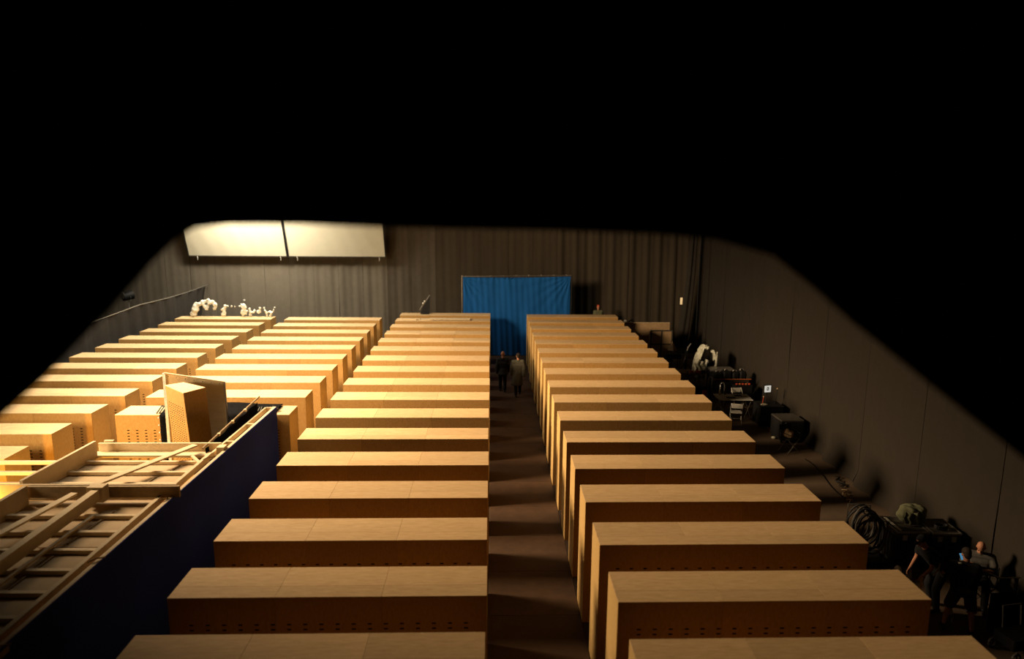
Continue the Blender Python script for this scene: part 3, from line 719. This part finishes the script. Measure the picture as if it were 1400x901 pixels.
obj('screen', box(-.13, .13, -.006, -.0005, .42, .67), SCREENW, t)
f = bmesh.new(); B(f, -.045, .045, -.009, -.0065, .49, .61); obj('dark_figure', f, BLACK, t)
f = bmesh.new(); B(f, -.03, .0, -.011, -.0095, .55, .58); B(f, -.005, .02, -.011, -.0095, .52, .55); obj('pale_mark', f, SCREENW, t)
for dx, dy, hh, lab in ((-.28, -.1, .3, 'dark red lamp head left of the white monitor'), (.3, .12, .55, 'thin dark stand with bright tip right of the white monitor')):
    t = thing('small_stand', lab, 'stand', (10.3+dx, 24.85+dy, .781))
    f = bmesh.new(); tube(f, [(0, 0, .02), (.03, 0, hh)], .013, 6); obj('rod', f, BLACK if hh > .4 else RED, t)
    obj('base', cyl(bmesh.new(), (0, 0, 0), .06, .02, 10), BLACK, t)
    f = bmesh.new(); ball(f, (.03, 0, hh), .03, n=8); obj('tip', f, TAN, t)
for dx, lab in ((-.05, 'crumpled white paper on the black-skirted trolley, left of the monitor stand'),):
    f = bmesh.new(); r = random.Random(4)
    ball(f, (0, 0, .03), .1, (1.2, .8, .35), 10)
    for v in f.verts: v.co += Vector([r.uniform(-.012, .012) for _ in range(3)])
    o = obj('crumpled_paper', f, CREAM); o.location = (10.08+dx, 24.62, .782+.012); tag(o, lab, 'paper')
# director's chair with black seat beside trolley
def director(label, x, y, rz, m1=BLACK):
    t = thing('directors_chair', label, 'chair', (x, y, 0), rz)
    obj('seat', box(-.24, .24, -.2, .2, .47, .49), m1, t); obj('backrest', box(-.25, .25, .2, .215, .72, .9), m1, t)
    for s in (-1, 1):
        f = bmesh.new(); tube(f, [(-.25*s, -.2, .02), (.25*s, -.2, .48)], .014, 6); obj('leg', f, GREYM, t)
        f = bmesh.new(); tube(f, [(-.25*s, .2, .02), (.25*s, .2, .48)], .014, 6); obj('leg', f, GREYM, t)
        f = bmesh.new(); tube(f, [(.25*s, .2, .48), (.25*s, .21, .92)], .014, 6); obj('back_post', f, BLACK, t)
        f = bmesh.new(); tube(f, [(.25*s, -.2, .48), (.25*s, -.2, .66), (.25*s, .2, .68)], .014, 6); obj('armrest', f, BLACK, t)
    return t
# dark equipment box and chair heaped with clothes
t = thing('equipment_box', 'large black box on wheels against the right wall curtain', 'case', (10.3, 23.1, 0), radians(2))
obj('body', box(-.42, .38, -.4, .45, .1, .76, bev=.015), BLACK, t); obj('lid', box(-.42, .38, -.4, .45, .762, .82, bev=.015), DGREY, t)
for x in (-.35, .3):
    for y in (-.33, .38):
        f = bmesh.new(); ball(f, (x, y, .05), .05, n=8); obj('caster', f, BLACK, t)
obj('latch', box(-.3, -.24, -.42, -.401, .70, .74), STEEL, t)
t = director('folding chair heaped with a bag, in front of the large black box', 9.85, 21.9, radians(25))
f = bmesh.new(); r = random.Random(8)
for i in range(7): ball(f, (r.uniform(-.14, .14), r.uniform(-.1, .12), .02+r.uniform(.04, .22)), r.uniform(.07, .12), n=8)
o = obj('brown_bag', f, TAN); o.location = (9.85, 21.9, .495); remesh(o, .025, 2); tag(o, 'lumpy brown bag lying on the folding chair by the black box', 'bag')
f = bmesh.new(); ball(f, (0, 0, .06), .13, (1.3, .8, .5), 10); o = obj('white_rag', f, CREAM); o.location = (9.88, 23.2, 0); o.scale = (.5, .8, .7); tag(o, 'pale rag on the floor at the left corner of the large black box', 'rag')
# wall base cables
r = random.Random(21)
for i, (x, y, lab, m_) in enumerate(((10.35, 19.6, 'tangle of dark cable on the floor at the wall, farther one', BLACK), (10.05, 18.6, 'loose reddish cable on the floor at the wall, nearer one', TAN))):
    f = bmesh.new(); pts = []
    for j in range(40): pts.append((x+.10*sin(j*.9)-.004*j, y-.018*j+.10*cos(j*.7), .02+.02*(j % 3)))
    tube(f, pts, .013, 5); o = obj('floor_cable', f, m_, smooth=True); tag(o, lab, 'cable')
f = bmesh.new(); tube(f, [(10.1-.03*j+.08*sin(j*.8), 21.2-.42*j, .014) for j in range(16)], .012, 5); tag(obj('floor_cable', f, BLACK, smooth=True), 'long black cable running along the foot of the right wall', 'cable')

# cable cart nearest with coils
t = thing('cable_trolley', 'trolley hung with thick black cable coils beside the flight cases', 'trolley', (8.58, 14.75, 0), radians(-6))
obj('base', box(-.32, .3, -.5, .5, .12, .18), BLACK, t)
for a in (-.45, .45):
    f = bmesh.new(); tube(f, [(-.25, a, .15), (-.25, a, 1.15), (.25, a, 1.15), (.25, a, .15)], .02, 6); obj('frame_tube', f, DGREY, t)
f = bmesh.new(); tube(f, [(0, -.45, 1.15), (0, .45, 1.15)], .02, 6); obj('frame_tube', f, DGREY, t)
for i in range(9):
    y = -.36+i*.09; f = bmesh.new(); rx, rz_ = .27+.04*sin(i*2), .40+.05*cos(i*3)
    tube(f, [(rx*cos(a), y+.04*sin(a*2+i), .78+rz_*sin(a)) for a in [j*pi/9 for j in range(18)]], .024, 6, closed=True)
    obj('cable_coil', f, BLACK if i % 3 else DGREY, t, smooth=True)
for a in (-.4, .4):
    for x in (-.27, .25):
        f = bmesh.new(); ball(f, (x, a, .06), .06, n=8); obj('caster', f, BLACK, t)
f = bmesh.new(); ball(f, (0, 0, .12), .11, (.8, .8, 1.5), 12); o = obj('water_jug', f, WHITEP); o.location = (8.92, 13.95, .0); tag(o, 'whitish plastic jug with blue band standing by the cable trolley', 'jug')
f = bmesh.new(); cyl(f, (8.92, 13.95, .10), .093, .05, 12); b_ = obj('blue_band', f, mat('blue_plastic', (.03, .06, .2), .5, noise=4)); b_.parent = o; b_.matrix_parent_inverse = Matrix.Translation((-8.92, -13.95, 0))
f = bmesh.new(); B(f, -.07, .07, -.01, .01, 0, .2); o = obj('paper_label', f, CREAM); o.location = (9.15, 13.9, .0); o.rotation_euler = (radians(-8), 0, .1); tag(o, 'white paper card leaning at the foot of the flight cases', 'paper')
# flight cases
def fcase(label, x, y, w_, d_, rz):
    t = thing('flight_case', label, 'case', (x, y, 0), rz, 'flight cases by the right wall')
    obj('body', box(-w_/2, w_/2, -d_/2, d_/2, .13, .80, bev=.008), BLACK, t)
    obj('lid', box(-w_/2, w_/2, -d_/2, d_/2, .803, .93, bev=.008), DGREY, t)
    for (a, b) in (((-w_/2, -d_/2), (w_/2, -d_/2)), ((w_/2, -d_/2), (w_/2, d_/2)), ((w_/2, d_/2), (-w_/2, d_/2)), ((-w_/2, d_/2), (-w_/2, -d_/2))):
        f = bmesh.new(); bar(f, (*a, .925), (*b, .925), .035, .035, e0=.01, e1=.01); obj('edge_trim', f, GREYM, t)
        
    for a in (-1, 1):
        f = bmesh.new(); B(f, a*w_*.25-.05, a*w_*.25+.05, -d_/2-.012, -d_/2-.001, .74, .86); obj('latch', f, STEEL, t)
        for b in (-1, 1):
            f = bmesh.new(); cyl(f, (0, 0, -.025), .06, .05, 12); bmesh.ops.transform(f, matrix=Matrix.Translation((a*(w_/2-.08), b*(d_/2-.08), .062)) @ Matrix.Rotation(pi/2, 4, 'Y'), verts=f.verts); obj('caster', f, BLACK, t)
    return t
fcase('black flight case with metal edges and a green canvas on top', 9.36, 14.6, .70, .78, radians(-2))
fcase('black flight case with metal edges and black cable on top, nearer the wall', 10.09, 14.5, .60, .74, radians(-4))
# canvas
t = thing('canvas_bundle', 'olive green canvas draped over a bundle on the flight cases', 'canvas', (9.62, 14.75, .962))
bm = bmesh.new(); r = random.Random(2)
ball(bm, (-.1, 0, .14), .26, (1, .8, .75), 14); ball(bm, (.15, .08, .16), .26, (.9, .8, .7), 14); ball(bm, (.0, .1, .25), .16, (1.4, .9, .6), 12)
for v in bm.verts:
    v.co.z = max(.0, v.co.z); v.co += Vector((.02*sin(v.co.z*30+v.co.y*12), .02*sin(v.co.x*25), .015*sin(v.co.x*33+v.co.y*21)))
o = obj('canvas', bm, GREENC, t); remesh(o, .02, 2)
def fn(u, v): return (-.30+.34*u+.02*sin(v*9), -.20-.05*(1-v)+.03*sin(u*14), .004+.26*v+.02*sin(u*9))
obj('hanging_fold', cloth_grid(fn, 18, 12, .01), GREENC, t, smooth=True)
f = bmesh.new()
for q in range(3): tube(f, [(.14*cos(a), .09*sin(a), .02+.03*q) for a in [j*pi/7 for j in range(14)]], .016, 6, closed=True)
o = obj('cable_coil', f, BLACK); o.location = (10.05, 14.35, .9465); tag(o, 'black coil of cable on the flight case nearer the wall', 'cable')
f = bmesh.new(); bar(f, (9.08, 14.9, .96), (9.08, 14.25, .96), .05, .02); tag(obj('pale_strap', f, WHITEP), 'pale strap at the left edge of the flight cases', 'strap')
# framed sign leaning
t = thing('framed_sign', 'small white-bordered sign with a black looping mark leaning near the bending person', 'sign', (9.10, 12.35, .02), radians(40))
t.rotation_euler = (radians(-12), 0, radians(50))
obj('board', box(-.14, .14, 0, .02, 0, .42), BLACK, t)
f = bmesh.new()
for a, b in (((-.13, 0), (.13, 0)), ((-.13, .41), (.13, .41)), ((-.13, 0), (-.13, .41)), ((.13, 0), (.13, .41))): bar(f, (a[0], -.004, a[1]), (b[0], -.004, b[1]), .018, .006, (0, 1, 0))
obj('white_border', f, WHITEP, t)
f = bmesh.new(); tube(f, [(-.06, -.006, .32), (-.03, -.006, .22), (-.05, -.006, .14), (.0, -.006, .09), (.05, -.006, .12), (.04, -.006, .2), (.02, -.006, .12)], .010, 6); obj('looping_mark', f, WHITEP, t)
# dark gear in the lower right corner
t = thing('bar_stand', 'low black stand with a thin silver bar at the right edge', 'stand', (9.98, 11.95, 0))
f = bmesh.new(); tube(f, [(-.35, 0, 1.12), (.05, .0, 1.12)], .012, 6); obj('silver_bar', f, GREYM, t)
f = bmesh.new(); tube(f, [(-.35, 0, 1.12), (-.55, .05, 1.2)], .012, 6); obj('silver_bar', f, GREYM, t)
for x in (-.3, 0):
    f = bmesh.new(); tube(f, [(x, 0, .01), (x, 0, 1.11)], .015, 6); obj('post', f, BLACK, t)
obj('crate', box(-.4, .1, -.22, .12, 0, .75, bev=.01), BLACKF, t)
t = thing('wheeled_cart', 'dark wheeled cart with grey wheels at the lower right corner', 'cart', (9.6, 11.3, 0), radians(10))
obj('body', box(-.35, .35, -.25, .2, .22, .42, bev=.02), BLACKF, t)
for x, y in ((-.3, -.27), (.3, -.27), (-.3, .22), (.3, .22)):
    f = bmesh.new(); tube(f, [(x, y+.0, .11), (x, y, .24)], .015, 6); obj('fork', f, DGREY, t)
    f = bmesh.new(); tube(f, [(x+.085*cos(a), y, .11+.085*sin(a)) for a in [j*pi/8 for j in range(16)]], .022, 8, closed=True); obj('wheel', f, DGREY, t, smooth=True)
f = bmesh.new(); tube(f, [(-.2, .15, .45), (-.2, .2, .85), (.2, .2, .85), (.2, .15, .45)], .014, 6); obj('handle', f, DGREY, t)

# ================================================================= PEOPLE
def hand(bm, wr_, d, side, palmn, curl=.5, s=1.0):
    """palm and five separate fingers; d = direction of the hand, palmn = way the palm faces"""
    d = Vector(d).normalized(); n = Vector(palmn).normalized(); n = (n-d*n.dot(d)).normalized(); x = d.cross(n)*side; wr_ = Vector(wr_)
    for q in (-.026, -.009, .009, .026): caps(bm, wr_+x*q*s*.7, wr_+d*.08*s+x*q*s, .014*s, .012*s, 8)
    for q, ln in ((-.030, .062), (-.010, .072), (.010, .078), (.030, .070)):
        p = wr_+d*.085*s+x*q*s; a = 0
        for k_, fr in enumerate((.45, .32, .23)):
            a += curl*.9; dd = d*cos(a)+n*sin(a); p2 = p+dd*ln*fr*s; caps(bm, p, p2, .0085*s, .0078*s, 6); p = p2
    p = wr_+d*.025*s+x*.032*s; dd = (d*.75+x*.75+n*.3).normalized(); p2 = p+dd*.04*s; caps(bm, p, p2, .012*s, .010*s, 6); caps(bm, p2, p2+(d*.9+n*.5).normalized()*.03*s, .010*s, .008*s, 6)
def person(label, loc, rz, J, wear, h=1.8, vox=.011):
    """J: joints in metres (facing +Y). wear: dict of clothing"""
    t = thing('person', label, 'person', loc, rz)
    V = {k: Vector(v) for k, v in J.items() if isinstance(v, tuple)}
    bm = bmesh.new()
    hd = V['head']; hr = V.get('look', Vector((0, 1, 0))).normalized()
    zz = Vector((0, 0, 1)); side = hr.cross(zz).normalized(); upv = side.cross(hr)
    rot = Matrix((side, hr, upv)).transposed()
    def hp(x, y, z): return hd + rot @ Vector((x, y, z))
    ball(bm, hp(0, -.01, .03), .1, (.78, .95, .98), 16, rot); ball(bm, hp(0, .025, -.05), .07, (.78, .9, 1.0), 12, rot)
    ball(bm, hp(0, .05, -.10), .03, (1, .8, .8), 8, rot)
    caps(bm, hp(0, .088, .01), hp(0, .108, -.03), .008, .014, 8)          # nose
    caps(bm, hp(-.018, .088, -.068), hp(.018, .088, -.068), .007, .007, 6) # lips
    caps(bm, hp(-.035, .078, .022), hp(.035, .078, .022), .010, .010, 6)   # brow
    for s in (-1, 1): ball(bm, hp(s*.08, -.005, -.01), .03, (.35, .7, 1), 8, rot)
    caps(bm, V['neck'], hp(0, -.015, -.06), .056, .052, 10)
    # torso
    hips = V['hip']; ch = V['chest']; sl, sr = V['shL'], V['shR']
    acr = (sr-sl).normalized()
    for k_ in range(7):
        f_ = k_/6; c = hips.lerp(ch, f_); wdt = .095-.02*sin(f_*pi)+.035*f_
        caps(bm, c-acr*wdt, c+acr*wdt, .085+.02*f_, .085+.02*f_, 10)
    caps(bm, sl, sr, .062, .062, 10); caps(bm, ch, V['neck'], .10, .06, 10)
    for s, S in ((-1, 'L'), (1, 'R')):
        caps(bm, V['sh'+S], V['el'+S], .050, .040); caps(bm, V['el'+S], V['ha'+S], .040, .026)
        dd = (V['ha'+S]-V['el'+S]); hand(bm, V['ha'+S], J.get('hd'+S, dd), -s, J.get('pn'+S, (-s, 0, 0)), J.get('curl'+S, .35))
        hj = hips + acr*s*.095
        caps(bm, hj, V['kn'+S], .085, .055); caps(bm, V['kn'+S], V['an'+S], .056, .036)
        cf = V['kn'+S].lerp(V['an'+S], .3) + Vector((0, -.012, 0)); ball(bm, cf, .056, (1, 1, 1.8), 10)
        fd = Vector(J.get('ft'+S, (0, 1, 0))); an = V['an'+S]
        caps(bm, an-Vector((0, 0, .04))-fd*.05, an-Vector((0, 0, .055))+fd*.14, .034, .026)
    body = obj('body', bm, SKIN, t); remesh(body, vox, 2)
    for s in (-1, 1):
        e = bmesh.new(); ball(e, hp(s*.031, .084, .004), .011, n=8); obj('eye', e, HAIR, t)
    sh = bmesh.new()
    for s, S in ((-1, 'L'), (1, 'R')):
        fd = Vector(J.get('ft'+S, (0, 1, 0))); an = V['an'+S]; e = bmesh.new()
        caps(e, an-Vector((0, 0, .045))-fd*.06, an-Vector((0, 0, .06))+fd*.16, .044, .036); caps(e, an, an-Vector((0, 0, .04)), .045, .045)
        for v in e.verts: v.co.z = max(v.co.z, an.z-.098)
        o = obj('shoe', e, wear.get('shoe', LEATH), t); remesh(o, .012, 2)
    sh.free()
    if 'hair' in wear:
        e = bmesh.new(); ball(e, hp(0, -.022, .048), .1, (.85, .98, .90), 16, rot)
        ball(e, hp(0, -.055, -.01), .075, (.95, .7, 1.1), 12, rot)
        if wear['hair'] == 'cap': caps(e, hp(-.04, .07, .055), hp(.04, .07, .055), .012, .012); ball(e, hp(0, .11, .055), .06, (1, 1, .15), 10, rot)
        o = obj('cap' if wear['hair'] == 'cap' else 'hair', e, wear.get('hairm', HAIR), t); remesh(o, .011, 1)
    # top
    g_ = wear.get('tg', .022); e = bmesh.new(); sleeve = wear.get('sleeve', 1.0)
    for k_ in range(8):
        f_ = k_/7; c = (hips+Vector((0, 0, -.03))).lerp(ch, f_); wdt = .10-.015*sin(f_*pi)+.035*f_
        caps(e, c-acr*wdt, c+acr*wdt, .088+.02*f_+g_, .088+.02*f_+g_, 10)
    caps(e, sl, sr, .062+g_, .062+g_, 10); caps(e, ch, V['neck']-(V['neck']-ch)*.15, .10+g_, .062+g_*.4, 10)
    for S in 'LR':
        a, b, c = V['sh'+S], V['el'+S], V['ha'+S]
        if sleeve <= .5: caps(e, a, a.lerp(b, sleeve*1.6), .054+g_, .052+g_)
        else: caps(e, a, b, .052+g_, .044+g_); caps(e, b, b.lerp(c, .94), .044+g_, .034+g_)
    o = obj(wear.get('topname', 'shirt'), e, wear['top'], t); remesh(o, .014, 3)
    if 'coat' in wear:
        e = bmesh.new(); cl_ = wear['coat']; n = 24; rings = []
        for k_ in range(8):
            f_ = k_/7; z = hips.z+.12-f_*(hips.z+.12-cl_); r0 = .165+.075*f_
            rings.append((Vector((hips.x+wear.get('sway', 0)*f_, hips.y-.0-.05*f_, z)), r0+.02*f_, .145+.07*f_))
        R_ = []
        for c, rx, ry in rings:
            R_.append([e.verts.new((c.x+rx*(1+.05*sin(i*2.1)*((cl_ < 1)*(1-(c.z-cl_)/1.0)))*cos(2*pi*i/n), c.y+ry*sin(2*pi*i/n), c.z)) for i in range(n)])
        for A_, B_ in zip(R_, R_[1:]):
            for i in range(n): e.faces.new((A_[i], A_[(i+1) % n], B_[(i+1) % n], B_[i]))
        bmesh.ops.recalc_face_normals(e, faces=e.faces); bmesh.ops.solidify(e, geom=e.faces[:], thickness=.012)
        obj('coat_skirt', e, wear['top'], t, smooth=True)
        e = bmesh.new(); nb = V['neck']; tube(e, [nb+Vector((.082*cos(a), .075*sin(a), .0)) for a in [j*pi/8 for j in range(16)]], .028, 8, closed=True); obj('collar', e, wear['top'], t, smooth=True)
    # trousers / shorts
    e = bmesh.new(); gl = wear.get('lg', .018); ll = wear.get('leg', 1.0)
    caps(e, hips-acr*.07, hips+acr*.07, .105+gl, .105+gl)
    for s, S in ((-1, 'L'), (1, 'R')):
        hj = hips + acr*s*.095; kn, an = V['kn'+S], V['an'+S]
        if ll < .6: caps(e, hj, hj.lerp(kn, .88), .09+gl, .075+gl)
        else: caps(e, hj, kn, .09+gl, .062+gl); caps(e, kn, kn.lerp(an, .93), .062+gl, .048+gl)
    o = obj('shorts' if ll < .6 else 'trousers', e, wear['bottom'], t); remesh(o, .014, 3)
    return t
def stand(h=1.8, stride=.12, ph=1, arm=.12, wide=.1):
    k = h/1.8
    J = dict(hip=(0, 0, .95*k), chest=(0, .02, 1.30*k), neck=(0, .0, 1.50*k), head=(0, .03, 1.68*k),
             shL=(-.19, 0, 1.43*k), shR=(.19, 0, 1.43*k), elL=(-.25, -.03-arm*ph*.4, 1.13*k), elR=(.25, -.03+arm*ph*.4, 1.13*k),
             haL=(-.24, .03-arm*ph, .87*k), haR=(.24, .03+arm*ph, .87*k),
             knL=(-wide, .05+stride*ph*.5, .50*k), knR=(wide, .05-stride*ph*.4, .50*k), anL=(-wide, stride*ph, .098), anR=(wide, -stride*ph, .098+.02))
    return J
J = stand(1.77, .16, 1)
J['look'] = (.05, 1, -.1)
person('bald person in a black jacket walking away down the aisle', (.50, 29.35, .012), radians(-3), J, dict(top=BLKW, topname='jacket', bottom=BLKT, coat=.80, tg=.03, shoe=LEATH))
J = stand(1.84, .20, -1); J['hip'] = (0, 0, .97); J['look'] = (-.25, 1, -.05)
person('dark-haired person in a long grey-green coat walking away down the aisle', (1.13, 28.7, .012), radians(4), J,
       dict(top=COATM, topname='coat', bottom=BLKT, coat=.50, tg=.045, hair=1, sway=-.05))
# far person on a riser
t = thing('riser_box', 'black riser crate behind the last right box that the far person stands on', 'crate', (5.75, 37.2, 0)); obj('crate_body', box(-.4, .4, -.35, .35, 0, .94), BLACK, t); obj('crate_lid', box(-.42, .42, -.37, .37, .941, .97), DGREY, t)
J = stand(1.72, .03, 1); J['look'] = (-.1, 1, -.05)
person('distant person whose head shows above the last right box, olive top', (5.75, 37.2, .97), radians(180), J, dict(top=GREENC, bottom=BLKT, hair=1, hairm=RED), vox=.014)
# bending person by the cases
J = dict(hip=(0, -.12, .90), chest=(0, .16, 1.20), neck=(0, .30, 1.36), head=(0, .40, 1.50), look=(.0, 1, -.75), shL=(-.19, .24, 1.28), shR=(.19, .24, 1.28),
         elL=(-.25, .34, 1.03), elR=(.27, .22, 1.02), haL=(-.18, .50, .84), haR=(.20, .42, .82), hdL=(0.1, .3, -1), hdR=(0, .4, -1), curlL=.9, curlR=.6,
         knL=(-.13, .06, .50), knR=(.13, .0, .50), anL=(-.15, .02, .098), anR=(.14, -.12, .098))
person('person in a black cap and black T-shirt bending beside the flight cases', (8.92, 12.75, 0), radians(100), J, dict(top=BLKT, sleeve=.3, bottom=BLKT, hair='cap', hairm=BLKT))
f = bmesh.new(); bar(f, (8.46, 12.45, .86), (8.35, 12.28, .60), .05, .03); tag(obj('yellow_folder', f, mat('yellow_card', (.55, .30, .06), .6, noise=4)), 'yellow strip held by the bending person', 'folder')
# seated person with phone
director('black folding chair on which the person in grey sits', 10.0, 13.0-.05, radians(160))
bpy.data.objects[-1] if False else None
J = dict(hip=(0, -.02, .60), chest=(0, .07, .93), neck=(0, .12, 1.12), head=(0, .20, 1.26), look=(.25, 1, -.8), shL=(-.21, .10, 1.04), shR=(.21, .10, 1.04),
         elL=(-.30, .20, .80), elR=(.30, .22, .80), haL=(-.02, .40, .86), haR=(.20, .40, .96), hdL=(1, .5, .1), hdR=(-.3, 1, .4), curlL=.6, curlR=.8, pnR=(-1, 0, .2), pnL=(0, 1, 0),
         knL=(-.14, .42, .54), knR=(.14, .42, .54), anL=(-.14, .46, .098), anR=(.14, .46, .098))
person('bald person in a grey T-shirt seated, looking down at a phone', (10.0, 13.05, 0), radians(150), J, dict(top=GREYT, sleeve=.35, bottom=BLKT, tg=.025))
t = thing('phone', 'phone with a glowing blue screen held by the seated person in grey', 'phone', (9.52, 12.85, 1.06), radians(150)); t.rotation_euler = (radians(-35), 0, radians(5))
obj('case', box(-.045, .045, 0, .01, -.075, .085), BLACK, t); obj('screen', box(-.042, .042, -.003, -.0005, -.07, .08), SCREENB, t)
# standing person, back to camera
J = stand(1.72, .05, 1, .02, .2)
J.update(hip=(0, 0, .87), chest=(.0, .08, 1.17), neck=(.02, .14, 1.36), head=(.02, .19, 1.50), look=(-.2, 1, -.45), shL=(-.19, .11, 1.28), shR=(.19, .11, 1.28),
         elL=(-.33, .16, 1.08), elR=(.27, .20, 1.08), haL=(-.22, .38, 1.05), haR=(.12, .40, 1.08), hdL=(.3, 1, .1), hdR=(-.3, 1, .1), curlL=.7, curlR=.7,
         knL=(-.20, .05, .48), knR=(.17, .04, .48), anL=(-.26, .0, .098), anR=(.18, -.14, .098))
person('person in a black T-shirt and brown shorts standing with back to the camera', (8.98, 11.98, 0), radians(-22), J, dict(top=BLKT, sleeve=.35, bottom=SHORTM, leg=.5, hair=1, tg=.04, lg=.03))
f = bmesh.new(); tube(f, [(.09*cos(a)+8.98, .07*sin(a)+12.08, 1.36+.02*sin(a*2)) for a in [j*pi/8 for j in range(11)]], .018, 6); tag(obj('white_scarf', f, CREAM, smooth=True), 'white band round the neck of the person in shorts', 'scarf')
f = bmesh.new(); tube(f, [(8.55, 12.25, 1.0), (8.68, 12.3, 1.14), (8.72, 12.35, 1.2)], .016, 6); tube(f, [(8.66, 12.3, 1.12), (8.74, 12.26, .98)], .018, 6); tag(obj('crumpled_paper', f, CREAM), 'crumpled white paper in the left hand of the person in shorts', 'paper')

# ================================================================= BLACK MASKING CLOTH (the opening the stage is seen through)
EDGE = [(-9, 2.1, 6.796), (-2.142, 2.25, 6.926), (-1.792, 2.3, 7.146), (-1.539, 2.4, 7.392), (-1.349, 2.5, 7.614), (-1.243, 2.6, 7.769), (-1.189, 2.7, 7.855), (-1.138, 2.75, 7.897), (-1.032, 2.8, 7.91), (-0.746, 2.9, 7.91), (-0.437, 3.0, 7.897), (0.273, 3.0, 7.89), (0.687, 2.9, 7.882), (0.9, 2.8, 7.865), (1.092, 2.7, 7.81), (1.209, 2.6, 7.702), (1.32, 2.5, 7.585), (1.574, 2.4, 7.374), (1.961, 2.4, 7.091), (2.116, 2.4, 6.977),
        (2.416, 2.4, 6.877), (9, 2.3, 6.777)]
def masking():
    bm = bmesh.new(); cols = []
    for i, (a, b) in enumerate(zip(EDGE, EDGE[1:])):
        a = Vector(a); b = Vector(b); n = max(2, int((b-a).length/.12)) if i not in (0, len(EDGE)-2) else 20
        for j in range(n + (i == len(EDGE)-2)):
            p = a.lerp(b, j/n); col = []
            for v in range(7):
                z = p.z + (11.95-p.z)*(v/6)**1.5
                col.append(bm.verts.new((p.x, p.y + (.03*sin(p.x*9)*min(1, v)), z)))
            cols.append(col)
    for A_, B_ in zip(cols, cols[1:]):
        for v in range(6): bm.faces.new((A_[v], B_[v], B_[v+1], A_[v+1]))
    bmesh.ops.solidify(bm, geom=bm.faces[:], thickness=.01)
    return bm
tag(obj('masking_curtain', masking(), MASK), 'black masking curtain whose wide cut-out opening frames the view of the stage', 'curtain')
